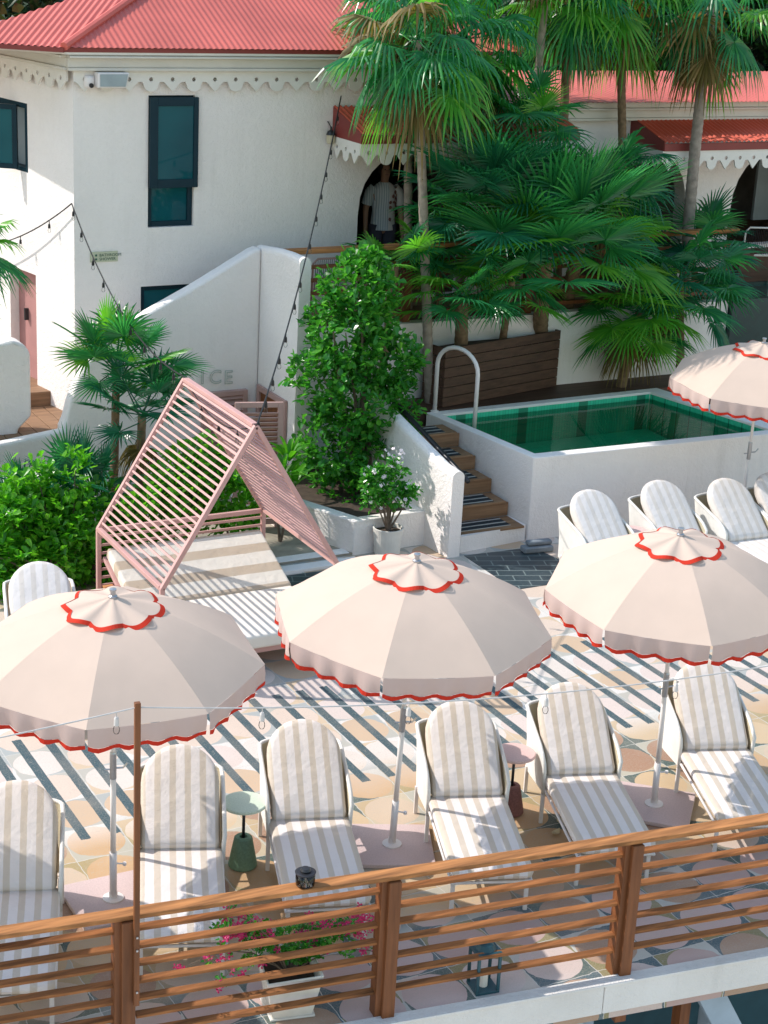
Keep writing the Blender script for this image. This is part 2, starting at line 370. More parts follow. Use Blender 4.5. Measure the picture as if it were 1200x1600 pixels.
def tag(o, label=None, cat=None, group=None, kind=None):
    if label: o['label'] = label
    if cat: o['category'] = cat
    if group: o['group'] = group
    if kind: o['kind'] = kind
    return o
def thing(name, label, cat, loc=(0, 0, 0), rz=0, group=None):
    o = bpy.data.objects.new(name, None); COL.objects.link(o); o.empty_display_size = .1
    o.location = loc; o.rotation_euler = (0, 0, rz); return tag(o, label, cat, group)
def dup(root, label, loc, rz=0, group=None, scale=None):
    c = root.copy(); COL.objects.link(c); c.location = loc; c.rotation_euler = (0, 0, rz); c['label'] = label
    if group: c['group'] = group
    if scale: c.scale = (scale,)*3
    def rec(o, p):
        for ch in list(o.children):
            k = ch.copy(); COL.objects.link(k); k.parent = p; rec(ch, k)
    rec(root, c); return c
def struct(name, mb, mat, **kw): return tag(mb.build(name, mat, **kw), kind='structure')
def lerp(a, b, t): return a+(b-a)*t
def cat(a, b, sag, n=24): 
    a, b = V(a), V(b); return [a.lerp(b, i/n)-V((0, 0, sag*4*(i/n)*(1-i/n))) for i in range(n+1)]
def textmesh(name, body, size, mat, parent, o, ux, uy, thick=.004, outline=0):
    cu = bpy.data.curves.new(name, 'FONT'); cu.body = body; cu.size = size; cu.extrude = 0 if outline else thick
    if outline: cu.fill_mode = 'NONE'; cu.bevel_depth = outline; cu.bevel_resolution = 1
    ob = bpy.data.objects.new('tmp_text', cu); COL.objects.link(ob)
    bpy.context.view_layer.update(); dg = bpy.context.evaluated_depsgraph_get()
    me = bpy.data.meshes.new_from_object(ob.evaluated_get(dg)); bpy.data.objects.remove(ob)
    ux, uy = V(ux).normalized(), V(uy).normalized(); nn = ux.cross(uy)
    mm = Matrix((ux, uy, nn)).transposed().to_4x4(); mm.translation = V(o)-(parent.location if parent else V((0, 0, 0))); me.transform(mm)
    me.materials.clear(); me.materials.append(MT[mat]); r_ = bpy.data.objects.new(name, me); COL.objects.link(r_)
    if parent is not None: r_.parent = parent
    return r_

X3, Y3, Z3 = V((1, 0, 0)), V((0, 1, 0)), V((0, 0, 1))
YF = 19.8          # facade plane of the white house
TZ = 1.93          # upper terrace level
PZ = .99           # plunge pool rim level
# edge of the lower terrace (hardwood railing line)
def edge(x): return 8.36-(x-4.94)*.1375
ED = V((1, -.1375, 0)).normalized(); EN = V((-.1375, -1, 0)).normalized()*1  # along / outwards

# ================================================================== the setting
m = MB(); m.add([(-150, -120, -3.4), (250, -120, -3.4), (250, 60, -3.4), (-150, 60, -3.4)], [(0, 1, 2, 3)]); struct('lower_ground', m, 'lower')
m = MB(); nx, ny = 40, 16; vs = []
for j in range(ny+1):
    for i in range(nx+1):
        x = -60+i*4.; y = 27+j*4.5; z = -.2+max(0, (y-29))*.42+math.sin(x*.13+y*.07)*1.2*min(1, (y-27)/12)
        vs.append((x, y, z))
m.add(vs, [(j*(nx+1)+i, j*(nx+1)+i+1, (j+1)*(nx+1)+i+1, (j+1)*(nx+1)+i) for j in range(ny) for i in range(nx)])
struct('hillside', m, 'ground', smooth=True)
m = MB(); m.slab([(-4, edge(-4)), (20, edge(20)), (20, 16.6), (-4, 16.6)], [], (0, 0, 0), X3, Y3, .3)
struct('terrace_floor', m, 'mosaic')
m = MB(); m.box(-4, 8.75, 16.1, 27, -.6, .03); struct('garden_soil', m, 'bounce_soil')
m = MB(); m.slab([(9.7, 14.55), (10.75, 14.55), (10.6, 15.6), (9.72, 15.64)], [], (0, 0, .006), X3, Y3, .012); struct('slate_paving', m, 'slate')
m = MB(); m.slab([(7.0, 14.9), (9.0, 14.9), (9.0, 15.78), (7.0, 15.78)], [], (0, 0, .006), X3, Y3, .012)
struct('slate_path', m, 'slate')
m = MB()
for k in range(2): m.box(7.0, 8.52, 15.83+k*.27, 15.99+k*.27, -.02, .035)
m.build('paver', 'wall', None, bevel=.01); o = bpy.data.objects['paver']; tag(o, kind='structure'); o.name = 'paved_strip'
m = MB(); m.box(8.8, 40, 18.52, 27.2, -.6, TZ); struct('upper_terrace_floor', m, 'deckwood')
m = MB(); m.box(10.35, 14.9, 17.93, 18.50, -.3, PZ-.004); struct('pool_deck', m, 'darkwood')
m = MB(); m.box(3.2, 8.55, 19.12, 22, -.5, .72); struct('stair_landing', m, 'deckwood')

# lower wall, fascia and supports under the terrace edge
t = thing('terrace_fascia', 'weathered white fascia boards along the terrace edge under the railing', 'fascia', (5, edge(5), 0))
def epts(xa, xb, off=0.): 
    return V((xa, edge(xa), 0))+EN*off, V((xb, edge(xb), 0))+EN*off
for xa, xb in ((-4, 2.98), (2.984, 6.395), (6.4, 20)):
    a, b = epts(xa, xb, .022); mm = MB(); mm.bar(a+Z3*-.105, b+Z3*-.105, .04, .24); mm.build('board', 'wallold', t, bevel=.006, world=True)
a, b = epts(-4, 20, .006); mm = MB(); mm.bar(a+Z3*.004, b+Z3*.004, .10, .02); mm.build('edge_strip', 'wallold', t, bevel=.004, world=True)
t = thing('lower_wall', 'white boarded wall below the terrace at the bottom edge', 'wall', (4, edge(4), -3.4))
a, b = epts(-4, 5.78, -.012); mm = MB(); mm.bar(a+Z3*-1.8, b+Z3*-1.8, .05, 3.12); mm.build('wall_board', 'wallold', t, world=True)
for xx in (3.45, 4.7, 5.2):
    p = V((xx, edge(xx), 0))+EN*.016
    for z in (-.33, -.47): mm = MB(); mm.obox(p+Z3*z, (ED, EN, Z3), (.006, .004, .006)); mm.build('screw', 'steel', t, world=True)
t = thing('terrace_support', 'blue-grey posts and struts in the dark below the terrace', 'support', (7, edge(7)+1, -3.4))
for xx in (6.55, 7.62, 8.7):
    p = V((xx, edge(xx), 0))-EN*.5; mm = MB(); mm.bar(p+Z3*-3.4, p+Z3*-.32, .13, .13); mm.build('post', 'bluewall', t, world=True, bevel=.008)
for xx in (6.2, 7.35):
    p = V((xx, edge(xx), 0))-EN*.32; mm = MB(); mm.bar(p+Z3*-.3, p+ED*.75+Z3*-1.6, .09, .2); mm.build('strut', 'bluewall', t, world=True, bevel=.006)
p = V((7.3, edge(7.3), 0))-EN*.4; mm = MB(); mm.bar(p+Z3*-3.4, p+Z3*-.34, .09, .09); mm.build('timber_post', 'railp', t, world=True)
a, b = epts(5.8, 20, -1.5); mm = MB(); mm.bar(a+Z3*-1.9, b+Z3*-1.9, .1, 3.0); mm.build('back_wall', 'lantern', t, world=True)

# ------------------------------------------------------------------ corrugated sheets, scalloped trims
def corrug(mb, A, B, tops, pitch=.076, amp=.0045, seg=6):
    A, B = V(A), V(B); u = (B-A); L = u.length; u.normalize()
    n = None
    for q in tops:
        w = V(q)-A; s_ = w-u*w.dot(u)
        if s_.length > .05: s_.normalize(); n = s_; break
    nn = u.cross(n).normalized()
    poly = [(0., 0.), (L, 0.)]+[((V(q)-A).dot(u), (V(q)-A).dot(n)) for q in tops]
    us = [min(p[0] for p in poly), max(p[0] for p in poly)]
    k = int((us[1]-us[0])/pitch*seg); vs = []; pr = None
    for i in range(k+1):
        x = us[0]+(us[1]-us[0])*i/k; hits = []
        for j in range(len(poly)):
            (x0, y0), (x1, y1) = poly[j], poly[(j+1) % len(poly)]
            if abs(x1-x0) < 1e-6: continue
            f = (x-x0)/(x1-x0)
            if -1e-6 <= f <= 1+1e-6: hits.append(y0+(y1-y0)*f)
        lo, hi = min(hits), max(hits); h = amp*math.sin(2*PI*x/pitch)
        vs += [A+u*x+n*lo+nn*h, A+u*x+n*hi+nn*h]
    mb.add(vs, [(2*i, 2*i+2, 2*i+3, 2*i+1) for i in range(k)]); return mb
def trimboard(mb, A, B, h=.13, lobe=.11, step=.27, thick=.022, holes=True):
    A, B = V(A), V(B); u = B-A; L = u.length; u.normalize(); n = max(1, round(L/step)); st = L/n
    pts = [(0, 0), (L, 0), (L, -h)]; hs = []
    for k in range(n-1, -1, -1):
        c = (k+.5)*st
        if k % 2: lob = [(c+.33*st*math.cos(a*PI/8), -h-lobe*.35-lobe*.65*math.sin(a*PI/8)) for a in range(9)]; lob = [(c+.40*st, -h)]+lob+[(c-.40*st, -h)]
        else: lob = [(c+.42*st, -h), (c+.34*st, -h-lobe*.15), (c, -h-lobe), (c-.34*st, -h-lobe*.15), (c-.42*st, -h)]
        pts += lob
        if holes: hs.append([(c+.026*math.cos(a*PI/4), -h*.78+.026*math.sin(a*PI/4)) for a in range(8)])
    pts += [(0, -h)]
    mb.slab(pts, hs, A, u, Z3, thick); return mb

# ------------------------------------------------------------------ main white house
CX = on(114, 130, YF).x                                           # house corner
LD = V((math.cos(R(101)), math.sin(R(101)), 0)); LN = V((-LD.y, LD.x, 0))   # left face direction / outward normal
C0 = V((CX, YF, 0)); EZ = 5.12
house = thing('white_house', 'two storey white stucco house with a red corrugated hip roof and scalloped trim', 'house', (CX, YF, 0))
HX1 = on(790, 82, YF-.3).x
def rect(x0, x1, z0, z1): return [(x0, z0), (x1, z0), (x1, z1), (x0, z1)]
wt, wb = on(232, 149, YF), on(302, 353, YF)
lt, lb = on(220, 448, YF), on(305, 494, YF)
ax0, ax1 = on(557, 380, YF).x, on(557, 380, YF).x+1.62; az = on(640, 234, YF).z
a2x0 = on(1139, 340, YF).x; a2z = on(1196, 226, YF).z
a3x1 = on(1072, 300, YF).x
def archpts(x0, x1, zb, zt, n=14):
    w = (x1-x0)/2; c = (x0+x1)/2; hh = min(w*1.0, zt-zb-.3)
    return [(x0, zb), (x1, zb)]+[(c+w*math.cos(i*PI/n), zt-hh+hh*math.sin(i*PI/n)**.85) for i in range(n+1)]
mm = MB()
holes = [rect(wt.x, wb.x, wb.z, wt.z), rect(lt.x, lb.x, lb.z, lt.z), archpts(ax0, ax1, TZ+.01, az)]
outer = [(CX, -.6), (HX1, -.6), (HX1, EZ-.1), (CX, EZ-.1)]
mm.slab(outer, holes, (0, YF, 0), X3, Z3, .26)
# left face wall with the casement opening and the pink door
LL = 4.6
def lp(d, z, o=0.): return C0+LD*d+LN*o+Z3*z
def ld(px, py):                                                    # distance along the left face / height of a photo point
    d = ray(px, py); k = (C0-CP).dot(LN)/d.dot(LN); p = CP+d*k; return (p-C0).dot(LD), p.z
cw0, cw1 = ld(42, 162), ld(44, 270); cw = (cw1[0]+.75, cw1[0], cw1[1], cw0[1])
pd0, pd1 = ld(56, 430), ld(30, 415)
mm.slab([(-LL, -.6), (0, -.6), (0, EZ-.1), (-LL, EZ-.1)], [rect(-cw[0], -cw[1], cw[2], cw[3]), rect(-pd1[0]-.25, -pd0[0], .74, pd0[1])], C0, -LD, Z3, .24)
mm.build('wall', 'wall', house, world=True)
# interior shell so the openings look into dim rooms
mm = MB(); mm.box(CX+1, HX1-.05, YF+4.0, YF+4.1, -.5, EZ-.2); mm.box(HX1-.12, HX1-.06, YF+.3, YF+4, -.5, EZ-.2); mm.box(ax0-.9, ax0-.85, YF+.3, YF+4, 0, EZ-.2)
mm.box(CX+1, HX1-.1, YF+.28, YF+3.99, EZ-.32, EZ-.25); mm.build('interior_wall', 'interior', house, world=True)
# cornice: stepped boards on both faces
def cornice(o, a, b, nrm, ztop, name='cornice', scale=1.):
    mm = MB()
    for z0, z1, p in ((0, .075, .16), (.075, .10, .20), (.10, .21, .12), (.21, .245, .15)):
        mm.bar(V(a)+nrm*(p/2+.002)+Z3*(ztop-(z0+z1)/2), V(b)+nrm*(p/2+.002)+Z3*(ztop-(z0+z1)/2), p, z1-z0-.001)
    return mm.build(name, 'cornice', o, world=True, bevel=.006)
nF = V((0, -1, 0))
cornice(house, C0-X3*.1, (HX1, YF, 0), nF, EZ-.02); cornice(house, C0-LD*.06, C0+LD*LL, LN, EZ-.02)
mm = MB(); trimboard(mm, V((CX-.02, YF-.085, EZ-.262)), V((HX1, YF-.085, EZ-.262))); mm.build('scalloped_trim', 'trim', house, world=True)
mm = MB(); trimboard(mm, C0+LD*LL+LN*.085+Z3*(EZ-.262), C0+LN*.085+Z3*(EZ-.262)); mm.build('scalloped_trim', 'trim', house, world=True)
# hip roof
pit = R(25); ov = .34
e0 = at(100, 74, EZ); e1 = V((HX1+.3, e0.y, EZ))
d = ray(291, -60); nrm = V((0, -math.sin(pit), math.cos(pit))); apx = CP+d*((e0-CP).dot(nrm)/d.dot(nrm))
apr = V((e1.x-(apx.x-e0.x)*.55, apx.y, apx.z))
pl = at(-90, 62, EZ)
mm = MB(); corrug(mm, e0, e1, [apr, apx]); corrug(mm, pl, e0, [apx], amp=.008)
mm.add([e1, e1+V((0, 9, 0)), apr, apr+V((0, 3, 0))], [(0, 1, 3, 2)])
mm.add([apx, apr, apr+V((0, 6, -2)), apx+V((-3, 6, -2.2)), pl], [(0, 1, 2, 3), (0, 3, 4)])
rf = mm.build('roof', 'roof', house, world=True)
for a_, b_ in ((e0, apx), (e1, apr)): mm = MB(); mm.tube([a_+Z3*.01, b_+Z3*.02], .05, 8); o = mm.build('ridge_cap', 'roof', rf); o.location = -house.location
mm = MB(); mm.bar(e0+V((-.02, .05, -.03)), e1+V((0, .05, -.03)), .04, .05); mm.bar(e0+Z3*-.03, pl+Z3*-.03, .04, .05); mm.build('eave_board', 'roofdark', house, world=True)
mm = MB(); mm.slab([(e0.x+.03, e0.y+.04), (e1.x, e1.y+.04), (e1.x, YF+6), (pl.x+.2, YF+4), (pl.x+.1, pl.y+.1)], [], (0, 0, EZ-.05), X3, Y3, .03); mm.build('soffit', 'trim', house, world=True)

# windows of the house
def windowframe(o, x0, x1, z0, z1, y, w=.06, d=.07):
    mm = MB()
    for a in ((x0, x0+w, z0, z1), (x1-w, x1, z0, z1), (x0+w, x1-w, z0, z0+w), (x0+w, x1-w, z1-w, z1)): mm.box(a[0], a[1], y, y+d, a[2], a[3])
    return mm.build('frame', 'frame', o, bevel=.004)
win = MB(); zm = on(232, 292, YF).z
w_ = MB(); w_.box(wt.x, wb.x, YF+.20, YF+.23, wb.z, wt.z); win = w_.build('window', 'frame', house, world=True)
Lh = house.location
fr = windowframe(win, wt.x-Lh.x+.002, wb.x-Lh.x-.002, wb.z-Lh.z+.002, wt.z-Lh.z-.002, .045)
mm = MB(); mm.box(wt.x+.05-Lh.x, wb.x-.05-Lh.x, .075, .085, wb.z+.05, zm-.02); mm.build('pane', 'pane', win)
# outward-pushed sash
a_ = on(234, 152, YF-.03); b_ = on(308, 292, YF-.03)
mm = MB(); x0, x1, z0, z1 = a_.x-Lh.x, b_.x-Lh.x, b_.z, a_.z
for a in ((x0, x0+.10, z0, z1), (x1-.06, x1, z0, z1), (x0+.10, x1-.06, z0, z0+.10), (x0+.10, x1-.06, z1-.1, z1)): mm.box(a[0], a[1], -.055, -.012, a[2], a[3])
mm.build('sash', 'frame', win, bevel=.004)
mm = MB(); mm.box(x0+.09, x1-.05, -.035, -.028, z0+.09, z1-.09); mm.build('sash_pane', 'pane', win)
w_ = MB(); w_.box(lt.x, lb.x, YF+.2, YF+.23, lb.z, lt.z); w2 = w_.build('window', 'frame', house, world=True)
windowframe(w2, lt.x-Lh.x+.002, lb.x-Lh.x-.002, lb.z+.002, lt.z-.002, .05); mm = MB(); mm.box(lt.x-Lh.x+.05, lb.x-Lh.x-.05, .08, .09, lb.z+.05, lt.z-.05); mm.build('pane', 'pane', w2)
# casement in the left face, opened outwards
cas = MB(); cas.obox(lp((cw[0]+cw[1])/2, (cw[2]+cw[3])/2, -.2), (LD, LN, Z3), ((cw[0]-cw[1])/2, .012, (cw[3]-cw[2])/2)); cas = cas.build('casement_window', 'curtain', house, world=True)
mm = MB()
def lbox(mb, d0, d1, o0, o1, z0, z1): mb.obox(lp((d0+d1)/2, (z0+z1)/2, (o0+o1)/2)-Lh, (LD, LN, Z3), (abs(d1-d0)/2, abs(o1-o0)/2, abs(z1-z0)/2))
lbox(mm, cw[1], cw[1]+.06, -.12, .004, cw[2], cw[3]); lbox(mm, cw[0]-.06, cw[0], -.12, .004, cw[2], cw[3])
lbox(mm, cw[1]+.06, cw[0]-.06, -.12, .004, cw[3]-.06, cw[3]); lbox(mm, cw[1]+.06, cw[0]-.06, -.12, .004, cw[2], cw[2]+.05)
mm.build('frame', 'frame', cas, bevel=.003)
hd = cw[1]+.20; sdn = (LN*.5+LD*.5).normalized(); o_ = lp(hd, 0, .03)-Lh; sw = .34; z0, z1 = cw[2]+.02, cw[3]-.03; mm = MB()
for s0, s1, za, zb in ((0, .06, z0, z1), (sw-.06, sw, z0, z1), (.06, sw-.06, z0, z0+.06), (.06, sw-.06, z1-.06, z1)):
    mm.obox(o_+sdn*((s0+s1)/2)+Z3*((za+zb)/2), (sdn, Z3, sdn.cross(Z3)), ((s1-s0)/2, (zb-za)/2, .022))
mm.build('sash', 'frame', cas, bevel=.003)
mm = MB(); mm.obox(o_+sdn*sw/2+Z3*(z0+z1)/2, (sdn, Z3, sdn.cross(Z3)), (sw/2-.05, (z1-z0)/2-.05, .004)); mm.build('pane', 'pane', cas)
mm = MB(); lbox(mm, pd0[0]+.0, pd1[0]+.25, -.16, -.12, .74, pd0[1]); mm = mm.build('door', 'pinkdoor', house)
m2 = MB(); lbox(m2, pd1[0]+.0, pd1[0]+.03, -.12, -.07, 1.65, 1.8); m2.build('handle', 'steel', mm)

# canopy over the arch, and the wing to the right with its own roof
def canopy(o, xa, xb, zt, depth, name='canopy'):
    mm = MB(); corrug(mm, (xa, YF-depth-.05, zt-.24), (xb, YF-depth-.05, zt-.24), [(xb, YF-.02, zt), (xa, YF-.02, zt)], amp=.012)
    c = mm.build(name, 'orange', o, world=True)
    L = o.location; mm = MB()
    mm.box(xa-L.x+.01, xb-L.x, YF-depth-.02-L.y, YF-depth+.015-L.y, zt-.36-L.z, zt-.262-L.z)
    q_ = [V((xa+.004, YF-depth-.01, zt-.36))-L, V((xa+.004, YF-.004, zt-.36))-L, V((xa+.004, YF-.004, zt-.005))-L, V((xa+.004, YF-depth-.01, zt-.235))-L]; mm.add(q_+[p+X3*.02 for p in q_], [(0, 3, 2, 1), (4, 5, 6, 7), (0, 1, 5, 4), (1, 2, 6, 5), (2, 3, 7, 6), (3, 0, 4, 7)])
    mm.build('fascia', 'roofdark', c)
    mm = MB(); trimboard(mm, V((xa, YF-depth, zt-.36))-L, V((xb, YF-depth, zt-.36))-L, h=.14, lobe=.12, step=.24); trimboard(mm, V((xa, YF-.04, zt-.36))-L, V((xa, YF-depth+.024, zt-.36))-L, h=.14, lobe=.12, step=.24)
    mm.build('scalloped_trim', 'trim', c); return c
cwl = on(520, 168, YF)
canopy(house, cwl.x, HX1+.9, cwl.z+.02, .78)

wing = thing('restaurant_wing', 'low white wing with arches and a red tin roof behind the tall palms', 'building', (HX1+.5, YF, TZ))
wx0 = HX1+.03; rz = on(1150, 157, YF-.2).z; mm = MB()
mm.slab([(wx0, -.6), (34, -.6), (34, rz-.1), (wx0, rz-.1)], [archpts(a3x1-1.7, a3x1, TZ+.01, a2z), archpts(a2x0, a2x0+1.9, TZ+.01, a2z), archpts(a2x0+3, a2x0+4.9, TZ+.01, a2z)], (0, YF, 0), X3, Z3, .24)
mm.build('wall', 'wall', wing, world=True)
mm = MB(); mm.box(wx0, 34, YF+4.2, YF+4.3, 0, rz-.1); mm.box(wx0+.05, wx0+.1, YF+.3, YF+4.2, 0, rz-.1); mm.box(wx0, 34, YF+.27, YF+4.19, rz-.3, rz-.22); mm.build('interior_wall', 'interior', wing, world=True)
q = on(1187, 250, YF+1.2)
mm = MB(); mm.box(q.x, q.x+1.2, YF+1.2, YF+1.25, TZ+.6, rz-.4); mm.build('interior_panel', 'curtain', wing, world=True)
y_e, z_e = YF-.34, rz
zr = on(1100, 111, YF+1.6).z
mm = MB(); corrug(mm, (HX1-.2, y_e, z_e), (34, y_e, z_e), [(34, YF+1.6, zr), (HX1+.2, YF+1.6, zr)])
mm.add([(HX1, YF+1.6, zr), (34, YF+1.6, zr), (34, YF+5, zr-1.2), (HX1, YF+5, zr-1.2)], [(0, 1, 2, 3)]); mm.build('roof', 'roof', wing, world=True)
cornice(wing, (HX1+.1, YF, 0), (34, YF, 0), nF, rz-.02)
q = on(1040, 195, YF-.78)
canopy(wing, q.x, 33.8, on(1150, 180, YF).z, .78)

# ------------------------------------------------------------------ parapet walls of the outside stair
YI = 18.95
def prof(pts, Y): return [(on(x, y, Y).x, on(x, y, Y).z) for x, y in pts]
pp = prof([(97, 669), (103, 655), (110, 628), (120, 600), (130, 578), (150, 549), (180, 522), (215, 499), (300, 451), (360, 414), (395, 392), (404, 388)], YI)
ice = thing('stair_wall', 'white sloping stair wall with letters, rising behind the fan palms', 'wall', (pp[5][0], YI, 0))
xr = 8.66
mm = MB(); mm.slab([(pp[0][0], -.4), (xr, -.4)]+[(xr, pp[-1][1])]+pp[::-1], [], (0, YI, 0), X3, Z3, .2); mm.build('wall', 'wall', ice, world=True, bevel=.04, seg=3)
# door opening behind the louvres
q0, q1 = on(318, 616, YI-.03), on(383, 616, YI-.03)
lv = MB()
for k in range(14): lv.obox((( q0.x+q1.x)/2, YI-.035, q0.z-.06-k*.075), (X3, V((0, .8, -.6)), V((0, .6, .8))), ((q1.x-q0.x)/2-.04, .012, .035))
lo = lv.build('louvre_door', 'pinklouvre', ice, world=True)
m2 = MB()
for a, b in ((q0.x-.02, q0.x+.04), (q1.x-.04, q1.x+.02)): m2.box(a, b, YI-.07, YI-.004, -.2, q0.z+.02)
m2.box(q0.x+.04, q1.x-.04, YI-.07, YI-.004, q0.z-.04, q0.z+.02)
o = m2.build('door_frame', 'pinklouvre', lo, bevel=.004); o.location = -ice.location
# end wall coming forward from the stair wall, with a rounded cap
e_ = on(470, 402, 17.9); ew = thing('end_wall', 'white wall with a rounded top standing forward at the head of the stair', 'wall', (xr, 17.9, 0))
zA, zB = pp[-1][1], e_.z-.02
mm = MB()
sec = [(-.07, 0), (.07, 0)]; capn = 6
for Y, zt in ((17.9, zB), (18.3, zB), (YI+.19, zA)): pass
vs = []
ring = [(.0, -.4), (.145, -.4)]+[(.0725+.0725*math.cos(a*PI/8), .0725*math.sin(a*PI/8)) for a in range(9)]
for Y, zt in ((17.9, zB-.06), (18.25, zB-.06), (18.6, zB-.08), (YI+.2, zA-.07)):
    vs += [(xr+r0, Y, (z0 if i < 2 else zt+z0)) for i, (r0, z0) in enumerate(ring)]
nr = len(ring); mm.add(vs, [(j*nr+i, (j+1)*nr+i, (j+1)*nr+(i+1) % nr, j*nr+(i+1) % nr) for j in range(3) for i in range(nr)]+[tuple(range(nr)), tuple(3*nr+i for i in range(nr))[::-1]])
mm.build('wall', 'wall', ew, world=True)
q0, q1 = onx(402, 600, xr-.03), onx(446, 640, xr-.03)
mm = MB(); mm.box(xr-.04, xr-.005, q1.y, q1.y+.07, -.2, q0.z); mm.box(xr-.04, xr-.005, q0.y-.07, q0.y, -.2, q0.z); mm.box(xr-.04, xr-.005, q1.y+.07, q0.y-.07, q0.z-.07, q0.z)
fr_ = mm.build('door_frame', 'pinklouvre', ew, world=True, bevel=.004)
mm = MB(); mm.box(xr-.012, xr-.006, q1.y+.07, q0.y-.07, -.2, q0.z-.07); o = mm.build('door_panel', 'railp', fr_); o.location = -ew.location
lf = thing('louvred_gate', 'open pink louvred gate leaf behind the ridge of the daybed', 'gate', (7.9, 17.2, 0))
ga, gb = on(367, 641, 17.3), on(443, 628, 17.15)
ga = V((ga.x, 17.3, 0)); gb2 = V((gb.x, 17.15, 0)); gd = (gb2-ga).normalized(); gn = gd.cross(Z3); gz = gb.z; gw = (gb2-ga).length
mm = MB()
for a in (0, gw): mm.obox(ga+gd*(a+(.03 if a == 0 else -.03))+Z3*gz/2, (gd, gn, Z3), (.03, .02, gz/2))
for z in (.1, gz-.03): mm.obox(ga+gd*gw/2+Z3*z, (gd, gn, Z3), (gw/2-.06, .02, .03))
mm.build('frame', 'pinklouvre', lf, world=True, bevel=.004)
mm = MB()
for k in range(int((gz-.2)/.055)): mm.obox(ga+gd*gw/2+Z3*(.16+k*.055), (gd, (gn*.7-Z3*.7), (gn*.7+Z3*.7)), (gw/2-.06, .006, .03))
mm.build('louvre', 'pinklouvre', lf, world=True)
# ICE lettering, outlined tubes
q = on(310, 599, YI); lt_ = thing('lettering', 'pale tube letters spelling ICE on the white stair wall', 'lettering', (q.x, YI-.03, q.z))
for k, (ch, px) in enumerate((('I', 311), ('C', 325), ('E', 348))):
    q = on(px, 599, YI); textmesh('letter', ch, .235, 'letter', lt_, (q.x, YI-.03, q.z), X3, Z3, outline=.005)
# low garden wall bending towards the front, and the curved block at far left
k0 = V((pp[0][0]+.05, YI, 0)); zk = pp[0][1]; q = at(0, 693, zk-.02); dl = (V((q.x, q.y, 0))-k0).normalized()
gw_ = thing('garden_wall', 'low white garden wall at the left edge above the bright green hedge', 'wall', (q.x, q.y, 0))
mm = MB(); mm.bar(k0+Z3*(zk-.7), k0+dl*3.2+Z3*(zk-.7), .16, 1.4); mm.build('wall', 'wall', gw_, world=True, bevel=.05, seg=3)
bl = thing('curved_wall', 'thick white wall with a curved shoulder beside the boarded landing', 'wall', (5, 19.2, 0))
pb = prof([(-160, 690), (-160, 560), (-60, 548), (0, 537), (20, 532), (38, 538), (48, 552), (50, 650), (29, 672), (28, 690)], 19.35)
mm = MB(); mm.slab(pb[::-1], [], (0, 19.35, 0), X3, Z3, .3); mm.build('wall', 'wall', bl, world=True, bevel=.05, seg=3)
# two boarded steps of the landing
st_ = thing('boarded_steps', 'brown boarded steps between the white walls at the left', 'steps', (5.6, 19.3, .5))
q0, q1 = at(52, 636, 1.0), at(108, 626, 1.0)
mm = MB(); mm.box(5.2, 6.9, 20.4, 21.6, .72, .92); mm.build('step', 'deckwood', st_, world=True, bevel=.01)
mm = MB()
for k in range(9): mm.box(5.0+k*.2, 5.19+k*.2, 19.16, 20.38, .722, .745)
mm.build('tread_board', 'deckwood', st_, world=True, bevel=.004)

# ================================================================== upper terrace edge
t = thing('retaining_wall', 'white retaining wall under the upper terrace, behind the plank planter', 'wall', (11, 18.5, PZ))
RX = on(1131, 540, 18.5).x
mm = MB(); mm.slab([(8.8, -.5), (RX, -.5), (RX, TZ+.02), (8.8, TZ+.02)], [], (0, 18.5, 0), X3, Z3, .16)
mm.box(RX-.16, RX, 18.665, 19.3, 0, TZ+.06); mm.build('wall', 'wall', t, world=True, bevel=.01)
t = thing('terrace_railing', 'hardwood railing of the upper terrace behind the tall green bush', 'railing', (8.9, 18.6, TZ))
mm = MB(); mm.box(8.78, RX+.1, 18.56, 18.70, TZ+.93, TZ+.985); mm.build('top_rail', 'rail', t, world=True, bevel=.006)
for k in range(5): mm = MB(); mm.box(8.86, RX, 18.60, 18.64, TZ+.10+k*.16, TZ+.145+k*.16); mm.build('bar', 'railp', t, world=True)
for x in (10.42, 12.2, 14.0): mm = MB(); mm.box(x, x+.1, 18.58, 18.68, TZ+.02, TZ+.93); mm.build('post', 'railp', t, world=True)
# upper pool with dark tiles
t = thing('upper_pool', 'raised dark tiled pool at the right edge behind the white retaining wall', 'pool', (RX+1, 18.6, 0))
mm = MB(); mm.box(RX+.01, 22, 18.42, 18.515, -.3, TZ+.04); mm.box(RX+.01, 22, 19.27, 19.295, TZ, TZ+.06); mm.build('tiled_wall', 'pooldark', t, world=True)
mm = MB(); mm.add([(RX+.01, 18.516, TZ+.03), (22, 18.516, TZ+.03), (22, 19.27, TZ+.03), (RX+.01, 19.27, TZ+.03)], [(0, 1, 2, 3)]); mm.build('water', 'poolgreen', t, world=True)
t = thing('low_brown_wall', 'low brown wall on the terrace below the right arch', 'wall', (a2x0, 19.2, TZ))
mm = MB(); mm.box(on(1158, 400, 19.3).x, 21, 19.32, 19.42, TZ+.01, TZ+.55); mm.build('wall', 'darkwood', t, world=True)
mm = MB(); mm.box(on(1158, 400, 19.3).x, 21, 19.30, 19.44, TZ+.55, TZ+.60); mm.build('coping', 'trim', t, world=True)

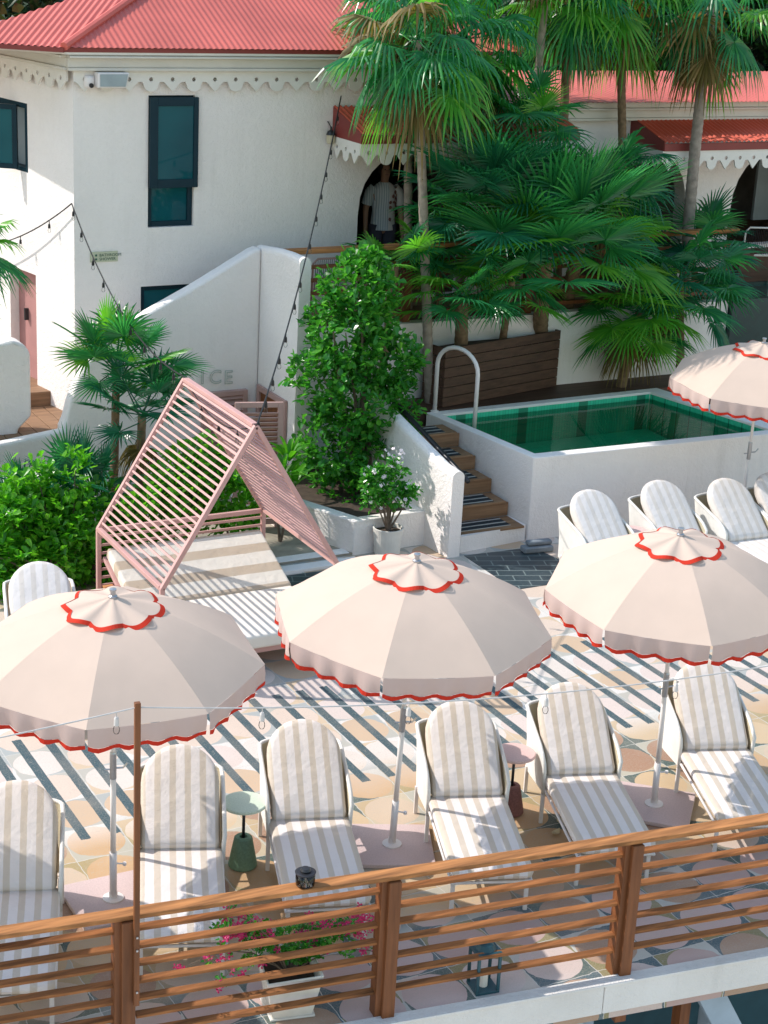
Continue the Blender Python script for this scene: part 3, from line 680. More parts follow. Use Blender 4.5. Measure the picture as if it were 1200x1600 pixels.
# ================================================================== plunge pool
pool = thing('plunge_pool', 'raised white plunge pool with green water beside the boarded steps', 'pool', (10.7, 15.8, 0))
O = [V((10.67, 15.83)), V((14.4, 15.70)), V((13.95, 17.95)), V((10.42, 17.87))]
def inset(P, ds):
    n = len(P); L = []
    for i in range(n):
        a, b = P[i], P[(i+1) % n]; d = (b-a).normalized(); nn = V((-d.y, d.x)); L.append((a+nn*ds[i], d))
    r_ = []
    for i in range(n):
        (p, d), (q, e) = L[i-1], L[i]; den = d.x*e.y-d.y*e.x; k = ((q.x-p.x)*e.y-(q.y-p.y)*e.x)/den; r_.append(p+d*k)
    return r_
I = inset(O, (.16, .24, .14, .13))
mm = MB(); mm.slab([tuple(p) for p in O], [[tuple(p) for p in I]], (0, 0, PZ), X3, Y3, PZ+.3); mm.build('wall', 'wall', pool, world=True, bevel=.012)
mm = MB(); Ii = [p+(sum(I, V((0, 0)))/4-p)*.002 for p in I]
lin = [(*p, PZ-.03) for p in Ii]+[(*p, .10) for p in Ii]
mm.add(lin, [(i, i+4, (i+1) % 4+4, (i+1) % 4) for i in range(4)]+[(4, 5, 6, 7)]); mm.build('lining', 'pooltile', pool, world=True)
mm = MB(); mm.slab([(I[3].x+.02, I[3].y-.75), (I[2].x-.05, I[2].y-.75), (I[2].x-.02, I[2].y-.02), (I[3].x+.02, I[3].y-.02)], [], (0, 0, .50), X3, Y3, .39); mm.build('bench', 'pooltile', pool, world=True)
mm = MB(); mm.add([(*p, PZ-.09) for p in Ii], [(0, 1, 2, 3)]); mm.build('water', 'water', pool, world=True)
q0, q1 = at(679, 643, PZ), at(741, 668, PZ-.05)
t = thing('grab_rail', 'white arched grab rail at the corner of the plunge pool', 'handrail', (q0.x, q0.y, PZ))
h_ = (q1-q0); h_.z = 0; zt_ = .60; pts = [q0, q0+Z3*zt_]
for k in range(1, 12): a = PI*k/12; pts.append(q0+h_*(.5-.5*math.cos(a))+Z3*(zt_+.26*math.sin(a)))
pts += [q0+h_+Z3*zt_, q0+h_-Z3*.12]
mm = MB(); mm.tube(pts, .026, 12); mm.build('tube', 'pole', t, smooth=True, world=True)
mm = MB(); mm.lathe([(.05, 0), (.05, .012), (.028, .02)], 16, (q0.x, q0.y, PZ)); mm.build('flange', 'pole', t, world=True)

# boarded stair up to the pool with its white side wall
t = thing('pool_steps', 'brown steps with striped treads climbing to the plunge pool', 'steps', (9.8, 15.7, 0))
mm = MB(); mm.slab([(9.72, 15.74), (10.64, 15.84), (10.62, 16.2), (9.72, 16.2)], [], (0, 0, .19), X3, Y3, .3); mm.build('base', 'wall', t, world=True)
zs = [.195, .385, .575, .765, .955]
for k in range(1, 5):
    y = 15.86+k*.32; xr_ = 10.655-.14*(y-15.83)-.004
    mm = MB(); mm.box(9.76, xr_, y, y+.03, zs[k-1]+.004, zs[k]-.028); mm.build('riser', 'stepwood', t, world=True)
for k in range(5):
    y = 15.84+k*.32-(.0 if k == 0 else 0); xr_ = 10.64-.14*(y+.3-15.83)
    mm = MB(); mm.box(9.76, xr_, y-.01 if k else 15.8, y+.335, zs[k]-.026, zs[k]); b_ = mm.build('tread', 'stepwood', t, world=True, bevel=.004)
    mm = MB(); mm.box(9.78, xr_-.14, y+.03, y+.30, zs[k]+.001, zs[k]+.006); o = mm.build('tread_tiles', 'stripe_tile', b_); o.location = -t.location
t = thing('stair_side_wall', 'white sloping side wall with a rounded end at the foot of the pool steps', 'wall', (9.6, 15.7, 0))
nb = at(697, 872); nx0, ny0 = nb.x+.02, nb.y
ztop = on(708, 738, ny0).z; qb = onx(656, 663, nx0+.12)
mm = MB(); ring = [(.0, -.3), (.15, -.3)]+[(.075+.075*math.cos(a*PI/8), -.07+.07*math.sin(a*PI/8)) for a in range(9)]
vs = []
for Y, zt in ((ny0, ztop), (ny0+.25, ztop+.03), (17.6, max(1.3, ztop+.55))):
    vs += [(nx0+r0-.10*(Y-ny0), Y, (z0 if i < 2 else zt+z0)) for i, (r0, z0) in enumerate(ring)]
nr = len(ring); mm.add(vs, [(j*nr+i, (j+1)*nr+i, (j+1)*nr+(i+1) % nr, j*nr+(i+1) % nr) for j in range(2) for i in range(nr)]+[tuple(range(nr)), tuple(2*nr+i for i in range(nr))[::-1]])
mm.build('wall', 'wall', t, world=True)
mm = MB(); mm.tube([(nx0+.185, ny0-.02, ztop-.12), (nx0+.19, ny0+.05, ztop-.10), (nx0+.12, 16.6, ztop+.20), (nx0+.03, 17.55, max(1.3, ztop+.55)-.03)], .028, 10); mm.build('handrail', 'steel', t, smooth=True, world=True)
# plank planter behind the pool
q0, q1 = at(690, 637, PZ), at(868, 603, PZ)
t = thing('plank_planter', 'long dark planter of horizontal planks behind the plunge pool', 'planter', (q0.x, q0.y, PZ))
zt_ = on(690, 545, q0.y).z; dl = (q1-q0).normalized(); dn = V((dl.y, -dl.x, 0)); LL_ = (q1-q0).length; ph = (zt_-PZ)/6
mm = MB()
for k in range(6):
    mm.obox(q0+dl*LL_/2+Z3*(ph*(k+.5)), (dl, dn, Z3), (LL_/2, .014, ph/2-.004))
    mm.obox(q0-dn*.20+dl*.014+Z3*(ph*(k+.5)), (dl, dn, Z3), (.013, .18, ph/2-.004)); mm.obox(q0-dn*.20+dl*(LL_-.014)+Z3*(ph*(k+.5)), (dl, dn, Z3), (.013, .18, ph/2-.004))
mm.build('plank_panel', 'darkwood', t, world=True, bevel=.003)
mm = MB(); mm.obox(q0+dl*LL_/2-dn*.19+Z3*(ph*6-.1), (dl, dn, Z3), (LL_/2-.03, .16, .03)); mm.build('soil', 'soil', t, world=True)
PL0, PLd, PLn, PLz = q0, dl, dn, zt_
# white corner planter of the tall bush
q0, q1 = at(552, 868), at(656, 850); z0 = on(552, 815, q0.y).z
t = thing('corner_planter', 'white masonry corner planter holding the tall glossy bush', 'planter', (q0.x, q0.y, 0))
P = [V((q0.x, q0.y)), V((9.52, q1.y-.02)), V((9.42, 18.48)), V((8.05, 18.48)), V((8.1, 17.2))]
I = inset(P, (.13, .13, .13, .13, .15))
mm = MB(); mm.slab([tuple(p) for p in P], [[tuple(p) for p in I]], (0, 0, z0), X3, Y3, z0+.3); mm.build('wall', 'wall', t, world=True, bevel=.015)
mm = MB(); mm.slab([tuple(p) for p in I], [], (0, 0, z0-.06), X3, Y3, .2); mm.build('soil', 'soil', t, world=True)

# ================================================================== hardwood railing in front
t = thing('hardwood_railing', 'orange-brown hardwood railing crossing the foreground', 'railing', (5, edge(5), 0))
ra, rb = V((2.0, 8.862, 1.05)), V((9.5, 7.832, 1.05)); rd = (rb-ra).normalized(); rn = V((rd.y, -rd.x, 0))
def rp(px, py=None):       # railing station under a photo column on the top rail
    best = min(((proj(ra+rd*(k*.01))[0]-px)**2, k*.01) for k in range(-150, 900)); return ra+rd*best[1]
tw = .105
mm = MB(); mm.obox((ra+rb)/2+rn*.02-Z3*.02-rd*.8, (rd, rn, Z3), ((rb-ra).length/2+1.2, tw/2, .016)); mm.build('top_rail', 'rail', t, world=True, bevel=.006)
mm = MB()
posts = [rp(197), rp(612), rp(990), rp(1420)]; pw = .125
for p in posts:
    b_ = V((p.x, p.y, 0)); mm = MB()
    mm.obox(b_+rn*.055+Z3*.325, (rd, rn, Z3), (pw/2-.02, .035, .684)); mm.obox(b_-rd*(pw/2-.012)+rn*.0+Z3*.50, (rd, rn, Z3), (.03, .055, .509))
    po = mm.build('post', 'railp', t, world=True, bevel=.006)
    for z in (-.12, -.25): m2 = MB(); m2.obox(b_+rn*.094+rd*.02+Z3*z, (rd, rn, Z3), (.010, .006, .010)); o = m2.build('bolt', 'chrome', po); o.location = -t.location
ends = [rp(-180)]+posts+[V(rb)]
for i in range(len(ends)-1):
    a, b = ends[i], ends[i+1]; s0 = pw/2-.0 if i else 0; s1 = pw/2+.012
    for k in range(7):
        z = .915-k*.1235
        p0 = V((a.x, a.y, z))+rd*s0; p1 = V((b.x, b.y, z))-rd*s1
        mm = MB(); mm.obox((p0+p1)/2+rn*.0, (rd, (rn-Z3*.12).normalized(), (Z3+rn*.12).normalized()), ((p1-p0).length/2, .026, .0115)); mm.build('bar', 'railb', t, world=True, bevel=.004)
# slim pole with a wire on the left railing post
p = rp(206); pb = V((p.x, p.y, .45))+rn*.115; zt_ = min(((proj((pb.x, pb.y, z/100))[1]-1097)**2, z/100) for z in range(100, 350))[1]
t = thing('slim_pole', 'slim square timber pole bolted to the left railing post', 'pole', (pb.x, pb.y, .45))
mm = MB(); mm.obox((pb.x, pb.y, (.45+zt_)/2), (rd, rn, Z3), (.017, .017, (zt_-.45)/2)); mm.build('shaft', 'railp', t, world=True, bevel=.003)
for z in (.55, .84, .93): mm = MB(); mm.obox((pb.x+rn.x*.02, pb.y+rn.y*.02, z), (rd, rn, Z3), (.006, .006, .006)); mm.build('screw', 'chrome', t, world=True)
PT = V((pb.x, pb.y, zt_-.03))
def stringlights(name, label, pts, bulbs, hang, cab, r, clear):
    t = thing(name, label, 'string light', tuple(pts[0])); mm = MB(); mm.tube(pts, r, 6); mm.build('cable', cab, t, world=True)
    for b in bulbs:
        b = V(b); mm = MB(); mm.tube([b, b-Z3*hang], r*.7, 5); mm.lathe([(.010, 0), (.015, -.012), (.017, -.05), (.012, -.055)][::-1], 8, (b.x, b.y, b.z-hang)); s_ = mm.build('socket', 'wire' if clear else 'black', t, world=True)
        mm = MB(); mm.lathe([(.002, -.108), (.014, -.102), (.020, -.085), (.018, -.068), (.010, -.05)], 10, (b.x, b.y, b.z-hang)); o = mm.build('bulb', 'bulb', s_, smooth=True); o.location = -t.location
    return t
def pick(pts, px): return min(pts, key=lambda p: abs(proj(p)[0]-px))
e_ = V((10.6, 7.66, zt_+.1)); c1 = cat(PT, e_, .30, 80)
b_ = V((-1.5, 9.4, zt_-.3)); c2 = cat(b_, PT, .12, 40)
stringlights('festoon_wire', 'thin pale wire with small clear bulbs strung over the loungers from the slim pole', c2[:-1]+c1, [pick(c2, 178)]+[pick(c1, x) for x in (405, 635, 860, 1065)], .03, 'wire', .0045, True)

# wind light on the rail
p = rp(474); p = V((p.x, p.y, 1.05))+rn*.02
t = thing('glass_candle_holder', 'clear round glass candle holder with a dark lid on the railing', 'candle holder', tuple(p))
mm = MB(); mm.lathe([(.052, 0), (.060, .008), (.062, .085), (.058, .085), (.055, .012), (.0, .010)], 24); mm.build('jar', 'glass', t, smooth=True)
mm = MB(); mm.lathe([(.064, .084), (.066, .092), (.058, .095)]); mm.lathe([(.03, .095), (.034, .104), (.026, .118), (.0, .12)], 20); mm.build('lid', 'steel', t)
mm = MB(); mm.lathe([(.03, .012), (.03, .045), (.0, .046)], 14); mm.build('candle', 'pot', t)

# ================================================================== umbrellas
def umbrella():
    t = thing('beach_umbrella', 'x', 'umbrella', (0, 0, 0), 0, 'cream scalloped umbrellas on the terrace')
    RR, zr, rise, N, sub, ts = 1.02, 1.97, .41, 8, 8, 10
    mm = MB(); n = N*sub
    def P(k, tt):
        a = 2*PI*k/n; loc_ = (k % sub)/sub-.5; chord = math.cos(PI/N)/math.cos((abs(loc_)*2-0)*PI/N*0+(loc_)*2*PI/N) if True else 1
        chord = math.cos(PI/N)/math.cos(loc_*2*PI/N)
        rr = RR*tt*(1+(chord-1)*tt**.5); sag = .035*(1-(2*loc_)**2)*tt*(1.15-tt)*2.2*0+.03*(1-(2*loc_)**2)*tt
        return V((rr*math.cos(a), rr*math.sin(a), zr+rise*(1-tt**1.6)-sag*.35))
    for g in range(N):                                            # eight gores, each its own strip of cloth
        vs = [P((g*sub+i) % n, max(j, .02)/ts)+Z3*random.uniform(-.0025, .0025)*(1 if 0 < i < sub and j > 1 else 0) for j in range(ts+1) for i in range(sub+1)]
        mm.add(vs, [(j*(sub+1)+i, (j+1)*(sub+1)+i, (j+1)*(sub+1)+i+1, j*(sub+1)+i+1) for j in range(ts) for i in range(sub)])
    can = mm.build('canopy', 'canopy', t, smooth=True)
    # valance and its red edge: scalloped, slightly wavy outwards
    mv, mr = MB(), MB(); q = 6; n2 = N*sub*q//2
    def E(s_):
        k = s_*n/n2; k0 = int(k) % n; f = k-int(k); a, b = P(k0, 1), P((k0+1) % n, 1); return a.lerp(b, f)
    for i in range(N):
        top, mid, low, rl = [], [], [], []
        per = n2//N; 
        for j in range(per+1):
            u = j/per; uu = .012+u*.976; p = E((i+uu)*per); d = V((p.x, p.y, 0)).normalized()
            sc = abs(math.sin(PI*u*4)); wav = .012*math.sin(2*PI*u*4+i)*1; dr = .118+.016*sc
            rnd_ = random.uniform(-.004, .004)
            top.append(p+d*.001); mid.append(p+d*(.006+wav*.5)-Z3*dr*.5); low.append(p+d*(.0+wav)-Z3*dr); rl.append(p+d*(-.004+wav*1.5+rnd_)-Z3*(dr+.032))
        m = per+1
        mv.add(top+mid+low, [(r_*m+j, (r_+1)*m+j, (r_+1)*m+j+1, r_*m+j+1) for r_ in range(2) for j in range(per)])
        mr.add([p+V((p.x, p.y, 0)).normalized()*.004 for p in low]+[p+V((p.x, p.y, 0)).normalized()*.003 for p in rl], [(j, m+j, m+j+1, j+1) for j in range(per)])
    va = mv.build('valance', 'valance', t, smooth=True); mr.build('edging', 'red', va)
    # vent cap with scallops
    mm, m2 = MB(), MB(); n = 96; rc, zc = .315, zr+rise-.050
    def cp(k, tt):
        a = 2*PI*k/n+PI/8; lob = abs(math.sin(4*(a-PI/8))); r_ = rc*(.86+.14*lob)
        return V((r_*tt*math.cos(a), r_*tt*math.sin(a), zc+.075*(1-tt)+.012*math.sin(8*a)*tt))
    vs = [V((0, 0, zc+.077))]+[cp(k, j/5) for j in range(1, 6) for k in range(n)]
    mm.add(vs, [(0, 1+k, 1+(k+1) % n) for k in range(n)]+[(1+j*n+k, 1+(j+1)*n+k, 1+(j+1)*n+(k+1) % n, 1+j*n+(k+1) % n) for j in range(4) for k in range(n)])
    vc = mm.build('vent_cap', 'canopy', t, smooth=True)
    e1 = [cp(k, .995)+Z3*.004 for k in range(n)]; e2 = [cp(k, 1.10)+Z3*(-.006) for k in range(n)]
    m2.add(e1+e2, [(k, n+k, n+(k+1) % n, (k+1) % n) for k in range(n)]); m2.build('edging', 'red', vc)
    mm = MB(); mm.lathe([(.030, 0), (.030, .012), (.018, .02), (.018, .045), (.024, .05), (.024, .062), (.0, .066)], 16, (0, 0, zc+.068)); mm.build('finial', 'chrome', t, smooth=False)
    mm = MB(); mm.tube([(0, 0, .78), (0, 0, zc+.08)], .0165, 12); mm.build('upper_pole', 'pole', t, smooth=True)
    mm = MB(); mm.tube([(0, 0, .40), (0, 0, 1.12)], .0205, 12); mm.build('pole', 'pole', t, smooth=True)
    mm = MB(); mm.tube([(0, 0, .02), (0, 0, .42)], .0265, 12); lpole = mm.build('sleeve', 'pole', t, smooth=True)
    mm = MB(); mm.tube([(.02, 0, .33), (.075, 0, .33)], .006, 6); mm.lathe([(.014, 0), (.014, .02)], 8, (.08, 0, .32)); mm.build('knob', 'pole', lpole)
    mm = MB(); mm.lathe([(.024, 0), (.024, .20), (.019, .21)], 12, (0, 0, 1.02)); mm.tube([(.0, 0, 1.10), (.07, .0, 1.11), (.10, 0, 1.15)], .007, 6); mm.tube([(0, 0, 1.09), (-.06, 0, 1.085)], .006, 6); mm.build('clamp', 'chrome', t)
    mm = MB()
    for k in range(N):
        a = 2*PI*k/N; mm.tube([V((0, 0, zr+.08)), V((math.cos(a)*.5, math.sin(a)*.5, zr+.24)), V((math.cos(a)*.955, math.sin(a)*.955, zr-.01))], .006, 5)
    mm.build('rib', 'pole', t)
    mm = MB(); mm.box(-.31, .31, -.31, .31, 0.001, .035); pl_ = mm.build('base_plate', 'plate', t, bevel=.006); pl_.rotation_euler.z = 0
    mm = MB(); mm.lathe([(.075, .035), (.075, .044), (.03, .05), (.03, .09)], 20); mm.build('collar', 'pole', pl_)
    return t
um = umbrella()
UL = [((177, 1410), 'umbrella left of centre of the front row, behind the slim timber pole', -29, 29), ((612, 1325), 'umbrella in the middle of the front row, standing between the daybed and the railing', -40, 5),
      ((1021, 1262), 'umbrella at the right of the front row, in front of the boarded pool steps', -22, -14), ((1152, 845), 'umbrella by the plunge pool, farthest from the railing, cut by the right edge', -25, 10)]
for i, (px, lab, rz_, prz) in enumerate(UL):
    q = at(*px); lab = 'cream '+lab
    u_ = um if i == 0 else dup(um, lab, (0, 0, 0))
    u_.location = (q.x, q.y, 0); u_.rotation_euler.z = R(rz_); u_['label'] = lab
    tilt = [(.004, 0), (.05, .01), (.025, -.02), (.0, .0)][i]
    u_.rotation_euler = (0, 0, R(rz_)); tm = (Matrix.Rotation(R(-rz_), 3, 'Z') @ Matrix.Rotation(R([.5, 1.4, -1.2, 0][i]), 3, _fw) @ Matrix.Rotation(R(3.2), 3, _r) @ Matrix.Rotation(R(rz_), 3, 'Z')).to_euler()
    for ch in u_.children:
        if ch.name.startswith('base_plate'): ch.rotation_euler.z = R(prz-rz_-29)
        else: ch.rotation_euler = tm
q = at(177, 1410); dq = at(177, 1410)-at(612, 1325)
dup(um, 'cream umbrella beyond the left edge whose shade falls on the leftmost lounger', (q.x+dq.x, q.y+dq.y, 0), R(-15))

# ================================================================== loungers
def pillow(mb, outline, h, c, fx, fy, fz, rings=((1, 0), (.985, .55), (.95, .86), (.86, 1.0), (.45, 1.08), (0, 1.1))):
    """soft cushion: star-shaped outline (2D) blown up to half height h, in the frame fx, fy, fz at c"""
    n = len(outline); cx_ = sum(p[0] for p in outline)/n; cy_ = sum(p[1] for p in outline)/n; vs = []; idx = {}
    seq = [(s_, -z) for s_, z in rings[::-1]]+[(s_, z) for s_, z in rings[1:]]
    c = V(c); fx, fy, fz = V(fx).normalized(), V(fy).normalized(), V(fz).normalized(); fs = []; rows = []
    for s_, z in seq:
        st = len(vs)
        if s_ == 0: vs.append(c+fx*cx_+fy*cy_+fz*h*z); rows.append((st, 1))
        else: vs += [c+fx*(cx_+(p[0]-cx_)*s_)+fy*(cy_+(p[1]-cy_)*s_)+fz*h*z for p in outline]; rows.append((st, n))
    for (a, na), (b, nb_) in zip(rows, rows[1:]):
        for k in range(n):
            k2 = (k+1) % n
            if na == 1: fs.append((a, b+k2, b+k))
            elif nb_ == 1: fs.append((a+k, a+k2, b))
            else: fs.append((a+k, a+k2, b+k2, b+k))
    return mb.add(vs, fs)
def rrect(x0, x1, y0, y1, r, n=5, m=8):
    pts = []
    cs = [((x1-r, y0+r), -90), ((x1-r, y1-r), 0), ((x0+r, y1-r), 90), ((x0+r, y0+r), 180)]
    for (c, a) in cs: pts += [(c[0]+r*math.cos(R(a+90*k/n)), c[1]+r*math.sin(R(a+90*k/n))) for k in range(n+1)]
    out = []
    for i in range(len(pts)):
        a, b = pts[i], pts[(i+1) % len(pts)]; d = math.dist(a, b); k = max(1, int(d/.12))
        out += [(a[0]+(b[0]-a[0])*j/k, a[1]+(b[1]-a[1])*j/k) for j in range(k)]
    return out
def lounger(mat='cush'):
    # local frame: x across, -y towards the foot, hinge of the back at the origin
    t = thing('sun_lounger', 'x', 'lounger', (0, 0, 0)); w = .30
    mm = MB(); pillow(mm, rrect(-w, w, -1.10, .02, .06), .045, (0, 0, .375), X3, V((0, 1, .035)), Z3); se = mm.build('seat_cushion', mat, t, smooth=True)
    mm = MB(); o = [(x, y) for x, y in rrect(-w+.005, w-.005, -1.095, .015, .06)]
    mm.tube([V((x, y, .375+y*.035)) for x, y in o+[o[0]]], .006, 5, False); mm.build('piping', mat, se)
    # back: straight sides and a round top
    ang = math.atan2(.455, .545); L = .745; ol = []
    bw = .278
    ol = [(-bw+.02+k*(2*bw-.04)/5, -.055) for k in range(6)]+[(bw, -.02), (bw, .16), (bw, .29), (bw, L-.29)]
    ol += [(bw*math.cos(a*PI/14), L-.29+.29*math.sin(a*PI/14)) for a in range(1, 14)]+[(-bw, L-.29), (-bw, .29), (-bw, .16), (-bw, -.02)]
    fy = V((0, math.cos(ang), math.sin(ang))); fz = V((0, -math.sin(ang), math.cos(ang)))
    mm = MB(); pillow(mm, ol, .058, V((0, .0, .43))+fz*.02, X3, fy, fz); bc = mm.build('back_cushion', mat, t, smooth=True)
    mm = MB(); mm.tube([V((0, .0, .43))+fz*.02+X3*x*.99+fy*y for x, y in ol+[ol[0]]], .0065, 5, False); mm.build('piping', mat, bc)
    # wrap-around woven shell: a U in plan, high behind, dropping towards the arms
    mm, m2 = MB(), MB(); plan = []
    for k in range(-14, 15):
        s_ = k/14; a = abs(s_)
        if a > .5: x = .307; y = .50-(a-.5)/.5*.56
        else: th = a/.5*PI/2; x = .307*math.sin(th)**.8; y = .50+.13*math.cos(th)
        plan.append((math.copysign(x, s_), y, a))
    def zt(a): return .72-.15*max(0, a-.45)/.55-.05*max(0, a-.9)/.1
    def zb(a): return .20+.06*max(0, (a-.6)/.4)
    for mb_, off in ((mm, .0), (m2, -.022)):
        vs = []
        for x, y, a in plan:
            f = 1+off/.39; fl = (zt(a)-.2)*.10
            vs += [(x*f*.97, y+off*.6, zb(a)), (x*f, y+off*.6, (zb(a)+zt(a))/2), (x*f*1.03, y+off*.6+fl*(1 if a < .5 else .0), zt(a))]
        m = len(plan); fs = [(i*3+j, (i+1)*3+j, (i+1)*3+j+1, i*3+j+1) for i in range(m-1) for j in range(2)]
        mb_.add(vs, fs if off == 0 else [f[::-1] for f in fs])
    sh = mm.build('shell', 'rope', t, smooth=True); m2.build('lining', 'olive', sh, smooth=True)
    top = [(x*1.015, y-.006+(zt(a)-.2)*.10*(1 if a < .5 else 0), zt(a)) for x, y, a in plan]
    front = lambda s_: [(s_*.307*1.015, -.066, zt(1)), (s_*.305, -.066, .45), (s_*.30, -.066, zb(1))]
    mm = MB(); mm.tube([V(p) for p in front(-1)[::-1]+top[1:-1]+front(1)], .016, 8); mm.build('rim', 'rope', sh, smooth=True)
    # slim frame and legs
    mm = MB(); r = .012
    for s_ in (-1, 1): mm.tube([(s_*.29, .35, .30), (s_*.29, -.06, .30), (s_*.29, -1.06, .265)], r, 8)
    for y, z in ((.30, .30), (-.05, .30), (-1.05, .265)): mm.tube([(-.29, y, z), (.29, y, z)], r, 8)
    mm.tube([(-.30, -.06, .30), (.30, -.06, .30)], r, 8); mm.build('frame', 'pole', t, smooth=True)
    for x, y, z in ((-.27, -1.0, .27), (.27, -1.0, .27), (-.30, -.06, .34), (.30, -.06, .34), (-.30, .45, .24), (.30, .45, .24)):
        mm = MB(); mm.bar((x, y, .0), (x, y, z), .022, .03); mm.build('leg', 'pole', t, bevel=.003)
    return t
fr_row = 'striped loungers in the front row'
lo_ = lounger('cush')
LF = [((-36, 1396), (82, 1382), 'front row lounger at the left edge, head in sun and foot in shade'),
      ((218, 1322), (345, 1324), 'front row lounger behind the slim timber pole, left of the mint side table'),
      ((418, 1278), (545, 1275), 'striped lounger right of the mint side table, its seat mostly in shade'),
      ((668, 1243), (788, 1240), 'front row lounger left of the rose table, seat half in sun'),
      ((848, 1210), (962, 1205), 'front row lounger right of the rose table, whole seat in shade'),
      ((1060, 1170), (1170, 1168), 'front row lounger rightmost, its white arm shell fully in view')]
AX = R(-19.5)
for i, (a, b, lab) in enumerate(LF):
    q = (at(*a, .40)+at(*b, .40))/2
    l_ = lo_ if i == 0 else dup(lo_, lab, (0, 0, 0))
    l_.location = (q.x, q.y, 0); l_.rotation_euler.z = AX+R([0, -1.5, 1.5, -.5, 1, -1][i]); l_['label'] = lab; l_['group'] = fr_row
bk = 'faded striped loungers by the plunge pool and hedge'
lb_ = lounger('cushb')
LB = [((919, 768), -3, 'faded lounger leftmost under the plunge pool wall'),
      ((1028, 753), -3, 'faded lounger under the plunge pool wall, just right of the small pink table'),
      ((1131, 750), -3, 'faded lounger under the plunge pool wall, just left of the far umbrella pole'),
      ((1204, 741), -3, 'faded lounger cut by the right edge under the plunge pool wall'),
      ((60, 881), -14, 'faded lounger alone in front of the bright green hedge at the left edge')]
for i, (px, rz_, lab) in enumerate(LB):
    c, s_ = math.cos(R(rz_)), math.sin(R(rz_)); off = V((-s_*.50, c*.50, 0))
    q = at(*px, .93)-off
    l_ = lb_ if i == 0 else dup(lb_, lab, (0, 0, 0))
    l_.location = (q.x, q.y, 0); l_.rotation_euler.z = R(rz_); l_['label'] = lab; l_['group'] = bk

# side tables
def sidetable(label, loc, top, base, rot=0):
    t = thing('side_table', label, 'side table', loc, rot, 'round side tables between loungers')
    mm = MB(); mm.lathe([(.0, .505), (.158, .505), (.168, .512), (.168, .526), (.161, .532), (.0, .532)], 40); mm.build('table_top', top, t)
    mm = MB(); mm.tube([(0, 0, .2), (0, 0, .506)], .012, 10); mm.build('stem', 'steel', t, smooth=True)
    mm = MB(); mm.lathe([(.098, .0), (.108, .012), (.106, .03), (.068, .235), (.058, .245), (.03, .245), (.026, .225), (.0, .225)], 28); mm.build('base', base, t, smooth=False)
q = at(379, 1352); sidetable('mint green round side table on a green cone foot', (q.x, q.y, 0), 'green_terr', 'green_conc')
q = V((7.075, 10.43, 0)); sidetable('rose pink round side table on a maroon cone foot between two front loungers', (q.x, q.y, 0), 'pink_terr', 'red_conc')
q = at(990, 829, .53); sidetable('small pink round side table far back between loungers by the plunge pool', (q.x, q.y, 0), 'pink_terr', 'red_conc')

# ================================================================== pink daybed
yf, yb = 13.8, 15.5
A_, L_, R2 = on(397, 666, yf), on(253, 926, yf), on(528, 874, yf)
xl, xr_, zl = L_.x, R2.x, (L_.z+R2.z)/2; xm, za = (xl+xr_)/2, A_.z
t = thing('daybed', 'pink daybed under a slatted gable roof with striped cushions', 'daybed', (xm, yf, 0))
def Lc(p): return V(p)-t.location
for (nm, y) in (('front_frame', yf), ('back_frame', yb)):
    mm = MB()
    for x in (xl, xr_):
        mm.obox((x, y, zl/2), (X3, Y3, Z3), (.022, .022, zl/2))
        mm.bar((x, y, zl-.01), (xm, y, za), .044, .044, (0, 1, 0))
    if y == yb: mm.box(xl+.022, xr_-.022, y-.02, y+.02, zl-.045, zl)
    mm.build(nm, 'pink', t, world=True, bevel=.004)
mm = MB(); mm.box(xm-.03, xm+.03, yf+.024, yb-.024, za-.02, za+.02); mm.build('ridge_beam', 'pink', t, world=True, bevel=.004)
for x in (xl, xr_): mm = MB(); mm.box(x-.022, x+.022, yf+.024, yb-.024, zl-.03, zl+.015); mm.build('eave_beam', 'pink', t, world=True, bevel=.004)
for s_, x in ((0, xl), (1, xr_)):
    d = V((xm-x, 0, za-zl)); Ls = d.length; d.normalize(); n_ = 25; mm = MB()
    for k in range(1, n_+1):
        c = V((x, 0, zl))+d*(Ls*k/(n_+.7)); mm.obox((c.x, (yf+yb)/2, c.z), (Y3, d, d.cross(Y3)), ((yb-yf)/2-.022, .0105, .008))
    mm.build('slat_panel', 'pink', t, world=True)
mm = MB()
for k in range(9): mm.box(xl+.022, xr_-.022, yb-.008, yb+.008, .12+k*.085, .145+k*.085)
mm.build('back_slats', 'pink', t, world=True)
# platform and cushions
px0, px1, py0, py1, pz = xl+.04, xr_-.06, yf-.22, yb-.06, .26
mm = MB(); mm.box(px0+.05, px1-.05, py0+.07, py1, pz-.07, pz); 
for x in (px0+.02, px1-.06):
    for y in (py0+.30, py1-.06): mm.box(x, x+.05, y, y+.05, 0, pz-.08)
mm.build('platform', 'pink', t, world=True, bevel=.004)
mm = MB(); mm.box(px0+.01, px1-.01, py0, py0+1.06, pz+.001, pz+.135); mm.build('mattress', 'cream', t, world=True, bevel=.03, seg=4)
